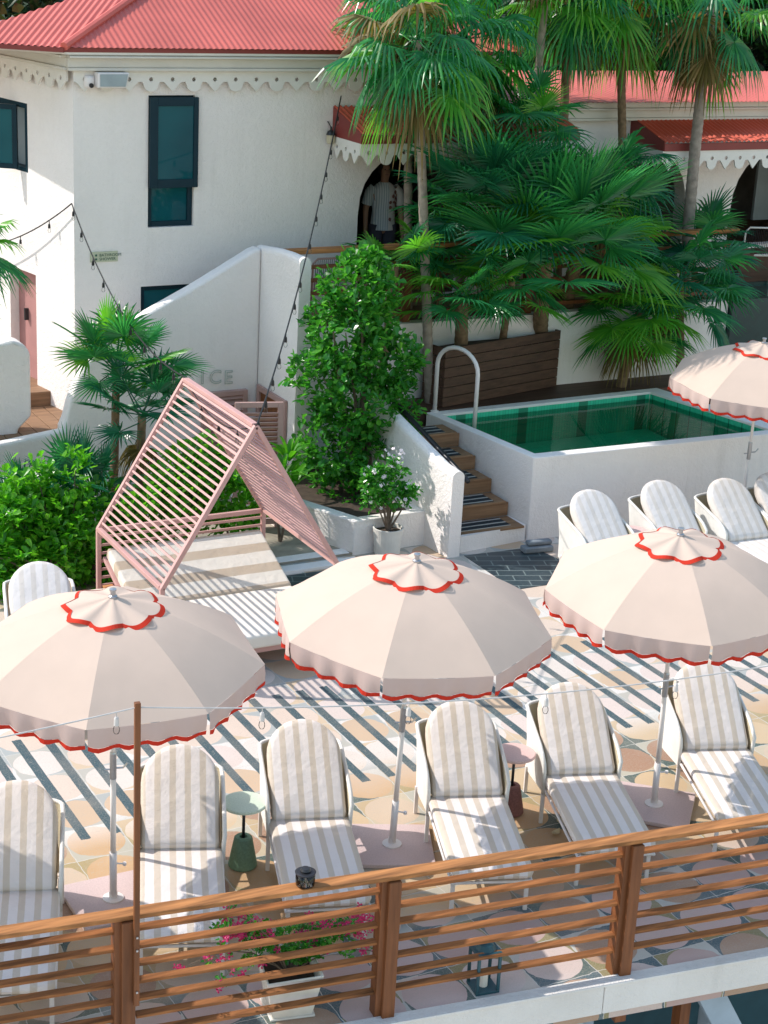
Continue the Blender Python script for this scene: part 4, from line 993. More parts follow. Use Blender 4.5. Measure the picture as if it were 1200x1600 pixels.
# raised back: a tilted striped pad hinged at the middle
h0 = V((0, py0+1.06, pz+.07)); h1 = V((0, py1, pz+.40)); hd_ = (h1-h0); hl = hd_.length; hd_.normalize(); hn = X3.cross(hd_)
mm = MB(); mm.obox(V(((px0+px1)/2, 0, 0))+(h0+h1)/2+hn*.02, (X3, hd_, hn), ((px1-px0)/2-.012, hl/2-.004, .06)); mm.build('back_pad', 'daycush', t, world=True, bevel=.03, seg=4)
mm = MB(); mm.obox(V(((px0+px1)/2, 0, 0))+(h0+h1)/2-hn*.062, (X3, hd_, hn), ((px1-px0)/2+.01, hl/2, .018)); mm.build('back_board', 'pink', t, world=True, bevel=.003)
q0, q1 = at(126, 888, .42), at(180, 922, .30)
mm = MB(); mm.bar((xl-.06, yb-.42, .46), (xl-.02, yf+.35, .42), .10, .035); mm.build('arm_board', 'rail', t, world=True, bevel=.004)
APEX, BACKR = V((xm, yf-.02, za+.02)), V((xm, yb, za+.02))

# ================================================================== plants
def frame_from(d):
    d = V(d).normalized(); s_ = d.cross(Z3)
    if s_.length < .05: s_ = d.cross(X3)
    s_.normalize(); return d, s_, s_.cross(d)
def fanleaf(mb, base, d, pet, Lf, nseg=26, spread=R(140), droop=.3, stiff=.5, mats=(0, 0, 0, 1), fold=.12, petmat=0):
    """palm fan: a petiole, then pointed segments round a hub, joined for the first part of their length"""
    d, s_, n = frame_from(d); base = V(base)
    hub = base+d*pet-Z3*pet*pet*.12*droop; d2 = (d-Z3*.30*droop*pet).normalized(); d2, s2, n2 = frame_from(d2)
    mb.cur = petmat; w = .010+.004*pet
    mb.add([base-s_*w, base+s_*w, hub+s2*w*.7, hub-s2*w*.7, base+n*w, hub+n2*w*.7], [(0, 4, 5, 3), (4, 1, 2, 5), (0, 3, 2, 1)])
    tw = random.uniform(-.35, .35); f0 = d2*math.cos(tw)+s2*0; dpl = (d2+n2*random.uniform(-.15, .35)).normalized()
    sp = (s2*math.cos(tw)+n2*math.sin(tw)).normalized(); sp = (sp-dpl*sp.dot(dpl)).normalized(); nn = sp.cross(dpl)
    da = 2*spread/nseg; mb.cur = random.choice(mats)
    for i in range(nseg):
        a = -spread+da*(i+.5); ca, sa = math.cos(a), math.sin(a); e = dpl*ca+sp*sa; tt = -dpl*sa+sp*ca
        L = Lf*(.72+.28*math.cos(a*.62))*random.uniform(.93, 1.05); dr = droop*random.uniform(.7, 1.35)
        fl = fold*Lf*(abs(a)/spread); pts = []
        for u, wf in ((.03, 1.), (.40, 1.0), (.72, .62), (1., .04)):
            r_ = L*u; wd = min(r_, L*.42)*math.tan(da/2)*1.02*wf
            c = hub+e*r_*(1-.10*dr*u*u)+nn*(fl*u)-Z3*(dr*L*.42*max(0, u-.25)**2*1.7)
            k = nn*(wd*.55)
            pts += [c-tt*wd-k*.5, c+k, c+tt*wd-k*.5]
        mb.add(pts, [(j*3+q, j*3+q+1, (j+1)*3+q+1, (j+1)*3+q) for j in range(3) for q in range(2)])
def trunkmesh(mb, pts, r0, r1, rings=True, n=10):
    pts = [V(p) for p in pts]; P = []
    for a, b in zip(pts, pts[1:]):
        k = max(2, int((b-a).length/.05)); P += [a.lerp(b, i/k) for i in range(k)]
    P.append(pts[-1]); m = len(P)
    mb.tube(P, [lerp(r0, r1, i/(m-1))*(1+(.06 if rings and i % 2 else 0)+random.uniform(-.02, .02)) for i in range(m)], n)
def palm(label, foot, top, tr=(.07, .05), nleaf=24, pet=.7, Lf=.6, elev=(-50, 75), mats=('palm', 'palmlite', 'palmdry'), droop=.8, choose=(0, 0, 0, 1), dead=4, seed=1, trunkmat='trunk', bend=.0, group='fan palms', nseg=26, az=None, extra=()):
    random.seed(seed); foot, top = V(foot), V(top)
    t = thing('fan_palm', label, 'palm', tuple(foot), 0, group)
    mid = foot.lerp(top, .5)+V((bend, bend*.3, 0)); mm = MB(); trunkmesh(mm, [foot-Z3*.05, foot.lerp(mid, .5)+V((bend*.25, 0, 0)), mid, mid.lerp(top, .5)+V((bend*.25, 0, 0)), top], *tr)
    mm.build('trunk', trunkmat, t, smooth=True, world=True)
    mm = MB()
    for k in range(nleaf):
        f = (k+.5)/nleaf; el = R(lerp(elev[1], elev[0], f**.9)+random.uniform(-9, 9)); a = k*2.39996+random.uniform(-.25, .25)
        if az: a = R(random.uniform(*az))
        d = (math.cos(a)*math.cos(el), math.sin(a)*math.cos(el), math.sin(el))
        fanleaf(mm, top+Z3*random.uniform(-.10, .06), d, pet*random.uniform(.75, 1.15), Lf*random.uniform(.85, 1.12), nseg, R(random.uniform(118, 150)), droop*random.uniform(.6, 1.25), .5, choose)
    for (el, a, p_, l_, ch) in extra:
        fanleaf(mm, top, (math.cos(R(a))*math.cos(R(el)), math.sin(R(a))*math.cos(R(el)), math.sin(R(el))), p_, l_, nseg+6, R(115 if l_ > .9 else 140), droop*.5, .5, ch)
    for k in range(dead):
        a = random.uniform(0, 6.28); el = R(random.uniform(-80, -50)); fanleaf(mm, top-Z3*.12, (math.cos(a)*math.cos(el), math.sin(a)*math.cos(el), math.sin(el)), pet*.6, Lf*.8, 18, R(100), 1.6, .5, (2,), petmat=2)
    mm.build('crown', list(mats), t, world=True); return t

# tall palms on the pool deck and the terrace
def tp(px, py, Y): return on(px, py, Y)
q = at(672, 628, PZ); palm('tall fan palm with a slim grey trunk rising right of the big bush', q, on(652, 62, 18.1), (.062, .048), 30, .62, .62, (-72, 80), droop=1.5, choose=(0, 0, 0, 1, 0, 2), dead=8, seed=3)
q = on(722, 420, 19.0); palm('fan palm with a grey trunk standing behind and right of the tallest trunk', (q.x, 19.0, TZ), on(728, 60, 19.0), (.06, .05), 26, .60, .62, (-72, 75), droop=1.5, choose=(0, 0, 0, 1, 2), dead=8, seed=4)
q = on(641, 420, 19.35); palm('fan palm whose trunk shows close left of the tallest trunk, in front of the arch', (q.x, 19.35, TZ), on(638, 10, 19.35), (.055, .05), 20, .55, .6, (-50, 80), droop=1.2, choose=(0, 0, 2), dead=3, seed=5)
q = on(822, 300, 19.2); palm('very tall thin palm with its crown above the picture', (q.x, 19.2, TZ), on(862, -120, 19.2), (.055, .05), 18, .6, .62, (-45, 75), droop=1.2, seed=6, dead=3)
q = on(1082, 345, 18.9); palm('leaning fan palm with a pale curved trunk at the right, before the right arch', (q.x, 18.9, TZ), on(1114, 4, 18.9), (.085, .065), 24, .62, .62, (-80, 70), droop=1.5, choose=(0, 0, 1, 2), dead=10, seed=8, bend=-.08)
q = on(985, 300, 20.4-.9); palm('fan palm with a brown ragged crown in front of the far red roof', (q.x, 19.4, TZ), on(968, -22, 19.4), (.06, .055), 28, .62, .62, (-78, 80), droop=1.5, choose=(0, 0, 1, 1, 2), dead=8, seed=9, trunkmat='trunkb')
q = on(880, 300, 19.5); palm('fan palm with a bright shaggy crown at the top, left of the far red roof', (q.x, 19.45, TZ), on(890, -22, 19.45), (.06, .055), 24, .60, .60, (-75, 80), droop=1.4, choose=(0, 1, 1, 0), dead=5, seed=10, trunkmat='trunkb')
# broad palms of the plank planter
def pp_(px, d_=.2):
    best = min((abs(proj(PL0+PLd*(k*.02)-PLn*d_+Z3*(PLz-PZ))[0]-px), k*.02) for k in range(0, 130)); p = PL0+PLd*best[1]-PLn*d_; return V((p.x, p.y, PLz-.08))
b_ = dict(mats=('palm', 'palmlite', 'palmdry'), trunkmat='trunkb')
palm('broad fan palm with a thick brown trunk at the left end of the plank planter', pp_(722), on(722, 470, 17.95), (.085, .07), 15, .50, .50, (-20, 62), droop=.75, choose=(0, 0, 0, 1), dead=0, seed=11, nseg=30, **b_)
palm('broad fan palm with a thin pale trunk in the middle of the plank planter', pp_(786), on(800, 440, 17.8), (.05, .04), 14, .52, .52, (-35, 60), droop=.75, choose=(0, 0, 1), dead=0, seed=12, nseg=30, **b_)
palm('very large fan palm with upright dark green fans in the centre of the palm thicket', pp_(845), on(850, 410, 17.8), (.10, .09), 17, .95, .74, (5, 82), droop=.45, choose=(0, 0, 0, 0, 1), dead=0, seed=13, nseg=34, extra=((68, 238, .75, 1.05, (0,)), (52, 205, .8, 1.0, (0,)), (58, 290, .9, 1.05, (0,)), (52, 312, 1.0, 1.0, (0,)), (30, 190, .9, .95, (0,)), (34, 250, .8, .9, (0,)), (72, 80, 1.0, 1.0, (0,))), **b_)
q = on(880, 520, 18.9); palm('large fan palm with arching fans at the back of the palm thicket', (q.x, 18.9, TZ), on(905, 385, 18.15), (.10, .08), 20, .85, .74, (-12, 80), droop=.6, choose=(0, 0, 0, 1), dead=0, seed=14, nseg=34, extra=((60, 245, .8, 1.05, (0,)), (50, 300, .95, .95, (0,)), (65, 190, .9, .95, (0,))), mats=('palm', 'palmlite', 'palmdry'), trunkmat='trunkb')
q = on(760, 440, 19.0); palm('dark fan palm filling the left of the palm thicket before the arch', (q.x, 18.95, TZ), on(765, 330, 18.1), (.08, .07), 20, .70, .64, (-15, 75), droop=.7, choose=(0, 0, 1), dead=0, seed=15, nseg=30, extra=((62, 240, .6, .95, (0,)), (40, 195, .7, .92, (0,)), (48, 280, .6, .92, (0, 1))), mats=('palmdark', 'palm', 'palmdry'), trunkmat='trunkb')
q = on(690, 440, 18.85); palm('small fan palm behind the terrace railing, left of the palm thicket', (q.x, 18.85, TZ), on(685, 400, 18.85), (.05, .045), 14, .45, .46, (-20, 70), droop=.8, choose=(0, 1, 0), dead=0, seed=16, nseg=26, **b_)
q = on(600, 470, 18.45); palm('fan palm with two glossy fans reaching over the terrace railing beside the bush', (10.0, 18.4, .5), on(618, 415, 18.3), (.05, .045), 9, .40, .46, (0, 60), droop=.8, choose=(0, 1), dead=0, seed=17, nseg=28, **b_)
q = at(970, 603, PZ); palm('fan palm with a dark leaning trunk and bright yellow-green fans behind the pool', (q.x, q.y, PZ), on(1000, 488, q.y-.05), (.07, .06), 17, .55, .56, (-45, 60), droop=.7, choose=(1, 0, 1), dead=4, seed=18, nseg=32, extra=((15, 175, .55, .62, (1,)), (-10, 200, .62, .58, (1,)), (25, 240, .5, .6, (1,))), mats=('palm', 'palmlite', 'palmdry'), trunkmat='trunkb')
q = at(1062, 600, PZ); palm('fan palm with blue-green fans at the right corner of the white retaining wall', (q.x, q.y-.02, PZ), on(1062, 440, q.y), (.06, .05), 20, .62, .58, (-45, 65), droop=.7, choose=(0, 0, 1), dead=2, seed=19, nseg=30, mats=('palmdark', 'palm', 'palmdry'), trunkmat='trunkb')
q = on(1095, 420, 18.95); palm('low fan palm spreading to the right below the leaning trunk', (q.x, 18.95, TZ), on(1075, 385, 18.95), (.07, .06), 16, .62, .60, (-15, 50), droop=.5, choose=(0, 0, 1), dead=1, seed=20, nseg=30, mats=('palmdark', 'palm', 'palmdry'), trunkmat='trunkb')
q = on(950, 240, 19.1); palm('dark fan palm in the shade of the palm thicket, below the far red roof', (q.x, 19.15, TZ), on(952, 285, 18.45), (.08, .07), 15, .5, .55, (-20, 60), droop=.8, choose=(0, 0, 1), dead=2, seed=21, nseg=28, mats=('palmdark', 'palm', 'palmdry'), trunkmat='trunkb')
q = on(838, 300, 19.3); palm('grey-green fan palm in front of the far roof at the top of the thicket', (q.x, 19.35, TZ), on(815, 195, 18.6), (.08, .07), 13, .5, .58, (-25, 70), droop=.6, choose=(0, 1, 0), dead=2, seed=22, nseg=30, mats=('palm', 'palmlite', 'palmdry'), trunkmat='trunkb')
# palms of the left garden bed
g_ = dict(group='fan palms of the left garden bed', trunkmat='trunkb')
q = at(176, 690, .0); yq = 17.6; foot = on(176, 690, yq)
palm('slender fan palm with star-like fans in front of the sloping stair wall', (on(176, 600, yq).x, yq, 0), on(182, 572, yq), (.05, .04), 14, .38, .46, (-20, 85), droop=.35, choose=(0, 0, 1), dead=0, seed=23, nseg=26, mats=('palm', 'palmlite', 'palmdry'), extra=((35, 150, .40, .50, (0,)), (25, 215, .45, .48, (0,)), (15, 300, .55, .46, (0, 1)), (5, 330, .62, .44, (0,))), **g_)
yq = 17.2
palm('low fan palm in the shade beside the slatted gable of the daybed', (on(215, 690, yq).x, yq, 0), on(222, 650, yq), (.05, .045), 13, .40, .42, (-10, 70), droop=.4, choose=(0,), dead=3, seed=24, nseg=24, mats=('palmdark', 'palm', 'palmdry'), **g_)
yq = 16.9
palm('low bluish fan palm behind the bright hedge', (on(120, 760, yq).x, yq, 0), on(125, 775, yq), (.05, .045), 11, .36, .46, (10, 85), droop=.3, choose=(0,), dead=1, seed=25, nseg=26, mats=('palmdark', 'palm', 'palmdry'), **g_)
palm('bluish fan palm fanning up before the low garden wall at the left edge', (on(30, 780, yq).x, yq, 0), on(32, 800, yq), (.05, .045), 8, .30, .40, (25, 85), droop=.3, choose=(0,), dead=0, seed=26, nseg=24, mats=('palmdark', 'palm', 'palmdry'), **g_)
palm('palm hanging its fans into the picture at the left edge beside the pink door', (on(-50, 640, 18.3).x, 18.3, 0), on(-58, 385, 18.3), (.06, .05), 18, .42, .44, (-60, 75), droop=1.1, choose=(0, 0, 1), dead=2, seed=27, nseg=28, mats=('palm', 'palmlite', 'palmdry'), **g_)

def bushmesh(mb, blobs, n, size, seed, up=.5, shell=.55):
    """n folded obovate leaves in clusters through the volume of the blobs (centre, radii)"""
    random.seed(seed); wts = [b[1][0]*b[1][1]*b[1][2] for b in blobs]
    done = 0
    while done < n:
        c, rr = random.choices(blobs, wts)[0]
        d = V((random.gauss(0, 1), random.gauss(0, 1), random.gauss(0, 1))).normalized(); k = random.uniform(shell, 1.0)**.7*random.uniform(.88, 1.1)
        p = V(c)+V((d.x*rr[0], d.y*rr[1], d.z*rr[2]))*k
        tw_ = (d+Z3*up+V((random.gauss(0, .45), random.gauss(0, .45), random.gauss(0, .35)))).normalized()
        for q in range(random.randint(6, 10)):                         # a rosette at the end of a twig
            a = random.uniform(0, 2*PI); _, s_, n_ = frame_from(tw_); e = (tw_*random.uniform(.25, 1.)+(s_*math.cos(a)+n_*math.sin(a))*random.uniform(.5, 1.)).normalized()
            L = size*random.uniform(.7, 1.25); _, s2, n2 = frame_from(e); rl = random.uniform(-.6, .6); s2, n2 = s2*math.cos(rl)+n2*math.sin(rl), n2*math.cos(rl)-s2*math.sin(rl)
            b0 = p+V((random.gauss(0, 1), random.gauss(0, 1), random.gauss(0, 1)))*size*.35; w = L*random.uniform(.26, .34)
            t0, t1, t2, t3 = b0, b0+e*L*.45, b0+e*L*.8, b0+e*L
            vs = [t0, t1-s2*w*.75+n2*w*.25, t1-n2*w*.1, t1+s2*w*.75+n2*w*.25, t2-s2*w+n2*w*.3, t2-n2*w*.1, t2+s2*w+n2*w*.3, t3]
            mb.add(vs, [(0, 2, 1), (0, 3, 2), (1, 2, 5, 4), (2, 3, 6, 5), (4, 5, 7), (5, 6, 7)]); done += 1
def branches(mb, foot, tips, r):
    foot = V(foot)
    for p in tips:
        p = V(p); m_ = foot.lerp(p, .5)+V((random.uniform(-.1, .1), random.uniform(-.1, .1), .1)); mb.tube([foot, foot.lerp(m_, .5), m_, p], [r, r*.75, r*.5, r*.15], 6)
# tall glossy bush in the corner planter
Yb = 17.25
def bp(px, py, y=Yb): return on(px, py, y)
bs = [(bp(560, 455), (.42, .40, .42)), (bp(570, 425), (.22, .25, .30)), (bp(540, 520), (.50, .45, .42)), (bp(600, 560), (.42, .42, .40)), (bp(505, 590), (.36, .40, .36)), (bp(570, 630), (.58, .5, .42)), (bp(625, 640), (.22, .3, .42)),
      (bp(520, 690), (.42, .45, .36)), (bp(585, 710), (.46, .45, .40)), (bp(540, 770), (.40, .45, .30)), (bp(600, 470), (.22, .25, .25)), (bp(635, 575), (.14, .2, .16)), (bp(515, 470), (.18, .2, .2))]
t = thing('tall_shrub', 'tall glossy dark green bush filling the corner planter', 'shrub', (bp(560, 790).x, Yb, .4))
mm = MB(); bushmesh(mm, bs, 7600, .10, 31); mm.build('foliage', 'bush', t, world=True)
mm = MB(); branches(mm, (bp(560, 790).x, Yb, .38), [b[0] for b in bs], .035); mm.build('stem', 'bark', t, world=True)
# bright hedge plants at the left
hed = [((20, 800), 16.5, (.48, .40, .50), 'bright green shrub at the left edge behind the lone lounger'), ((92, 790), 16.45, (.50, .40, .58), 'bright green shrub right of the leftmost shrub, before the bluish fan palms'),
       ((60, 860), 16.15, (.62, .3, .38), 'bright green shrub low in front of the hedge, just above the lone lounger'), ((150, 840), 16.35, (.30, .3, .48), 'bright green shrub against the pink back post of the daybed')]
for i, ((px, py), y, rr, lab) in enumerate(hed):
    c = on(px, py, y); t = thing('hedge_shrub', lab, 'shrub', (c.x, y, 0), 0, 'bright shrubs of the left bed')
    c = c-Z3*.20; random.seed(300+i); bl_ = [(c, (rr[0], rr[1], rr[2]*.75))]+[(c+V((random.uniform(-.5, .5), random.uniform(-.1, .2), random.uniform(.05, .5)*rr[2]/.5)), (random.uniform(.10, .2), .16, random.uniform(.18, .34))) for _ in range(7)]+[(c+V((.0, .1, -.35)), (rr[0]*.9, .3, .3))]
    mm = MB(); bushmesh(mm, bl_, 2000, .098, 41+i, up=.9); mm.build('foliage', 'bushlite', t, world=True)
    mm = MB(); branches(mm, (c.x, y, 0), [b[0] for b in bl_], .02); mm.build('stem', 'bark', t, world=True)
for i, ((px, py), y, rr, lab) in enumerate([((300, 760), 16.4, (.55, .35, .42), 'bright green shrub seen through the slats of the daybed roof'), ((365, 770), 16.3, (.40, .35, .50), 'bright green shrub behind the gap of the daybed gable'), ((265, 800), 16.2, (.5, .3, .3), 'low green shrub behind the back slats of the daybed')]):
    c = on(px, py, y); t = thing('hedge_shrub', lab, 'shrub', (c.x, y, 0), 0, 'bright shrubs of the left bed')
    mm = MB(); bushmesh(mm, [(c, rr), (c+V((.1, 0, .3)), (rr[0]*.5, .2, .25))], 1400, .098, 61+i, up=.9); mm.build('foliage', 'bushlite', t, world=True)
    mm = MB(); branches(mm, (c.x, y, 0), [c], .02); mm.build('stem', 'bark', t, world=True)
# strap-leaved plant right of the gable
def strap(mb, base, n, L, w, seed):
    random.seed(seed)
    for k in range(n):
        a = random.uniform(0, 2*PI); el = R(random.uniform(35, 85)); d = V((math.cos(a)*math.cos(el), math.sin(a)*math.cos(el), math.sin(el))); s_ = V((-math.sin(a), math.cos(a), 0)); l_ = L*random.uniform(.7, 1.15); vs = []
        for u, wf in ((0, .35), (.3, 1), (.6, 1.), (.85, .6), (1, .05)):
            c = V(base)+d*l_*u-Z3*l_*.45*u*u; vs += [c-s_*w*wf, c-Z3*w*.3*wf, c+s_*w*wf]
        mb.add(vs, [(j*3+q, j*3+q+1, (j+1)*3+q+1, (j+1)*3+q) for j in range(4) for q in range(2)])
c = on(440, 770, 16.7); t = thing('strap_leaf_plant', 'light green strap-leaved plant between the daybed gable and the bush', 'plant', (c.x, 16.7, 0))
mm = MB(); 
for k, (px, py) in enumerate(((440, 750), (452, 720), (438, 790), (420, 800), (460, 760))): strap(mm, on(px, py, 16.7+k*.08), 16, .5, .035, 70+k)
mm.build('foliage', 'bushlite', t, world=True)
mm = MB(); branches(mm, (c.x, 16.7, 0), [on(440, 750, 16.7), on(452, 720, 16.78)], .018); mm.build('stem', 'bark', t, world=True)

# flowering shrub in the white pot
q = at(603, 866); t = thing('potted_shrub', 'small white-flowered shrub in a round white pot by the corner planter', 'potted plant', (q.x, q.y-.02, 0))
mm = MB(); mm.lathe([(.125, 0), (.14, .02), (.165, .28), (.172, .33), (.155, .33), (.15, .28), (.0, .28)], 32); po = mm.build('pot', 'pot', t, smooth=False, bevel=.003)
mm = MB(); mm.lathe([(.148, .285), (.0, .295)], 20); mm.build('soil', 'soil', po)
cz = V((0, 0, 0)); bs = [((.0, .05, .74), (.25, .24, .20)), ((-.16, .05, .90), (.16, .15, .13)), ((.18, 0, .70), (.15, .13, .12)), ((.10, .05, .98), (.12, .12, .10)), ((-.2, .0, .66), (.12, .12, .10)), ((.05, .05, 1.12), (.12, .1, .10))]
mm = MB(); bushmesh(mm, bs, 1100, .066, 81, shell=.2); mm.build('foliage', 'bush', t)
mm = MB(); branches(mm, (0, 0, .27), [b[0] for b in bs]+[(.1, .1, .8), (-.15, 0, .75)], .014); mm.build('stem', 'bark', t)
mm = MB(); random.seed(82)
def blossom(mb, p, r, n=5):
    a0 = random.uniform(0, 6); _, s_, n_ = frame_from(V((random.gauss(0, .5), -.6+random.gauss(0, .4), .8)))
    d = s_.cross(n_)
    for k in range(n):
        a = a0+2*PI*k/n; e = s_*math.cos(a)+n_*math.sin(a); f = s_*math.cos(a+.5)+n_*math.sin(a+.5); g = s_*math.cos(a-.5)+n_*math.sin(a-.5)
        mb.add([p, p+g*r*.7+d*r*.1, p+e*r, p+f*r*.7+d*r*.1], [(0, 1, 2, 3)])
for k in range(60):
    c, rr = random.choice(bs); d = V((random.gauss(0, 1), random.gauss(0, 1), random.gauss(0, 1))).normalized()
    mm = MB(); blossom(mm, V(c)+V((d.x*rr[0], d.y*rr[1], d.z*rr[2]))*1.06, .026); mm.build('flower', 'flower', t)

# bougainvillea in the square white planter by the railing
q = V((4.34, edge(4.34)+.33, 0)); t = thing('bougainvillea', 'magenta bougainvillea in a white fabric planter behind the railing', 'potted plant', tuple(q), R(-12)); t.scale = (.78,)*3
mm = MB(); mm.slab([(-.19, -.19), (.19, -.19), (.21, .19), (-.21, .19)], [], (0, 0, 0), X3, Y3, -.02)
o1 = [(-.17, -.17), (.17, -.17), (.17, .17), (-.17, .17)]; o2 = [(-.24, -.24), (.24, -.24), (.25, .24), (-.23, .25)]; o3 = [(p[0]*.92, p[1]*.92) for p in o2]
vs = [(*p, 0.02) for p in o1]+[(*p, .40+.02*(i % 2)) for i, p in enumerate(o2)]+[(*p, .40+.02*(i % 2)) for i, p in enumerate(o3)]+[(p[0]*.85, p[1]*.85, .30) for p in o2]
mm.add(vs, [(r_*4+i, r_*4+(i+1) % 4, (r_+1)*4+(i+1) % 4, (r_+1)*4+i) for r_ in range(3) for i in range(4)]); mm.build('planter', 'pot', t, bevel=.012)
mm = MB(); mm.box(-.20, .20, -.20, .20, .28, .315); mm.build('soil', 'soil', t)
random.seed(91); stems, mbr, mfl = MB(), MB(), MB(); tips = []
for k in range(17):
    a = [R(185), R(200), R(170), R(10), R(25), R(-5), R(40), R(150), R(120), R(70), R(95), R(205), R(180), R(5), R(30), R(215), R(-15)][k]+random.uniform(-.2, .2); L = random.uniform(.45, .85); lift = random.uniform(.30, .75)
    lift *= .95; L *= 1.12; e = V((math.cos(a)*L, math.sin(a)*L*.5, .34+lift-.28*L)); m_ = V((math.cos(a)*L*.45, math.sin(a)*L*.3, .40+lift*.8))
    P = [V((0, 0, .3)).lerp(m_, u).lerp(m_.lerp(e, u), u) for u in (0, .2, .4, .6, .8, 1)]; stems.tube(P, [.008, .007, .006, .005, .004, .002], 5)
    for u in range(2, 6):
        for j in range(3):
            p = P[u]+V((random.gauss(0, .04), random.gauss(0, .04), random.gauss(0, .035)))
            if random.random() < (.75 if u > 3 else .38):
                for _ in range(5): blossom(mfl, p+V((random.gauss(0, .025), random.gauss(0, .025), random.gauss(0, .02))), random.uniform(.022, .034), 3)
            else: bushmesh2 = [(p, (.05, .05, .04))]; st_r = random.getstate(); bushmesh(mbr, bushmesh2, 8, .048, k*97+u*7+j); random.setstate(st_r)
bushmesh(mbr, [((.05, .04, .62), (.20, .15, .13)), ((.12, .02, .52), (.20, .14, .10))], 420, .05, 93)
stems.build('stem', 'bark', t); mbr.build('foliage', 'bush', t); mfl.build('flower', 'bract', t)

# ------------------------------------------------------------------ trees behind the roofs
def jungle(label, c, rr, n, size, seed, mat='jungle'):
    random.seed(seed); t = thing('forest_tree', label, 'tree', (c[0], c[1], c[2]-rr[2]-3), 0, 'trees on the hillside behind the roofs')
    bl_ = [(V(c)+V((random.uniform(-.7, .7)*rr[0], random.uniform(-.6, .6)*rr[1], random.uniform(-.6, .7)*rr[2])), tuple(x*random.uniform(.35, .6) for x in rr)) for k in range(7)]
    mm = MB(); bushmesh(mm, bl_, n, size, seed); mm.build('crown', mat, t, world=True)
    mm = MB(); trunkmesh(mm, [(c[0], c[1], c[2]-rr[2]-3.3), (c[0]+.1, c[1], c[2]-rr[2]*.2)], .22, .12, False); branches(mm, (c[0], c[1], c[2]-rr[2]*.7), [b[0] for b in bl_], .08); mm.build('trunk', 'bark', t, world=True)
for i, (px, py, y, lab) in enumerate([(-40, 10, 25, 'dark leafy tree behind the roof at the top left corner'), (60, -10, 28, 'dark leafy tree above the left slope of the red roof'), (800, 40, 26, 'dark forest tree behind the palms left of the far roof'),
        (880, 20, 27, 'dark forest tree behind the brightest palm crown'), (960, 30, 26, 'dark forest tree behind the ragged brown palm'), (1040, 40, 26.5, 'dark forest tree behind the leaning palm crown'), (1120, 50, 26, 'leafy tree with lighter leaves above the right end of the far roof'),
        (1190, 30, 27, 'leafy tree at the top right corner above the far roof'), (1240, 70, 25, 'leafy tree beyond the right edge above the far roof'), (730, 0, 28, 'dark forest tree high behind the tallest palm')]):
    c = on(px, py, y); jungle(lab, c, (1.9, 1.4, 1.7), 1500, .26, 200+i, 'bush' if i in (6, 7) else 'jungle')

# ================================================================== small things on the walls
q = on(157, 124, YF-.12); t = thing('wall_speaker', 'white and grey outdoor speaker under the eaves', 'speaker', (q.x+.12, YF, q.z))
mm = MB(); mm.slab([(-.19, -.085), (.15, -.085), (.19, .085), (-.19, .085)], [], (q.x+.12, YF-.24, q.z), X3, Z3, .18); mm.build('cabinet', 'pole', t, world=True, bevel=.012)
mm = MB(); mm.slab([(-.165, -.068), (.135, -.068), (.165, .068), (-.165, .068)], [], (q.x+.12, YF-.252, q.z), X3, Z3, .012); mm.build('grille', 'metalgrey', t, world=True)
mm = MB(); mm.box(q.x+.09, q.x+.15, YF-.06, YF-.002, q.z-.05, q.z+.14); mm.build('bracket', 'pole', t, world=True)
q = on(139, 128, YF-.08); t = thing('security_camera', 'white security camera at the corner under the eaves', 'camera', (q.x, YF, q.z))
mm = MB(); mm.lathe([(.0, .07), (.05, .07), (.062, .05), (.066, .0), (.055, -.05), (.03, -.07), (.0, -.075)], 20, (q.x, YF-.09, q.z)); mm.box(q.x-.055, q.x+.055, YF-.09, YF-.002, q.z+.0, q.z+.09); mm.build('housing', 'pole', t, world=True, bevel=.004)
mm = MB(); mm.lathe([(.0, .0), (.026, .0), (.026, .02), (.0, .022)], 14, (0, 0, 0)); o = mm.build('lens', 'black', t); o.location = (0, -.155, -.03); o.rotation_euler.x = R(100)
q0, q1 = on(141, 394, YF-.01), on(184, 408, YF-.01); t = thing('wall_sign', 'small pale green sign for the bathroom and shower on the house wall', 'sign', (q0.x, YF, q1.z))
mm = MB(); mm.box(q0.x, q1.x, YF-.014, YF-.001, q1.z, q0.z); mm.build('plate', 'sign', t, world=True)
h_ = q0.z-q1.z
for k, s_ in enumerate(('BATHROOM', 'SHOWER')): textmesh('lettering', s_, h_*.40, 'signtext', t, (q0.x+.11, YF-.016, q0.z-h_*(.47+.38*k)), X3, Z3, .001)
mm = MB()
for k in range(2): mm.lathe([(.0, .0), (.013, .0), (.013, .003), (0, .003)], 10, (0, 0, 0)); 
for k in range(2): mm.obox((q0.x+.07, YF-.017, q0.z-h_*(.34+.38*k)), (X3, Y3, Z3), (.012, .002, .012))
mm.v = mm.v[-16:]; mm.f = [(0, 1, 3, 2), (4, 6, 7, 5), (0, 4, 5, 1), (2, 3, 7, 6), (0, 2, 6, 4), (1, 5, 7, 3)]; mm.f += [tuple(i+8 for i in f) for f in mm.f]; mm.mi = [0]*12
mm.build('arrow', 'signtext', t, world=True)
q = on(517, 212, YF-.1); t = thing('wall_lantern', 'small brass lantern hanging at the left end of the arch canopy', 'lantern', (q.x, YF-.1, q.z))
mm = MB(); mm.lathe([(.03, -.10), (.05, -.09), (.055, -.0), (.05, .01)], 12); mm.build('body', 'olive', t)
mm = MB(); mm.lathe([(.06, .01), (.045, .05), (.015, .07), (.012, .11), (0, .11)], 12); mm.tube([(0, 0, .10), (0, .10, .16)], .007, 6); mm.build('cap', 'steel', t)

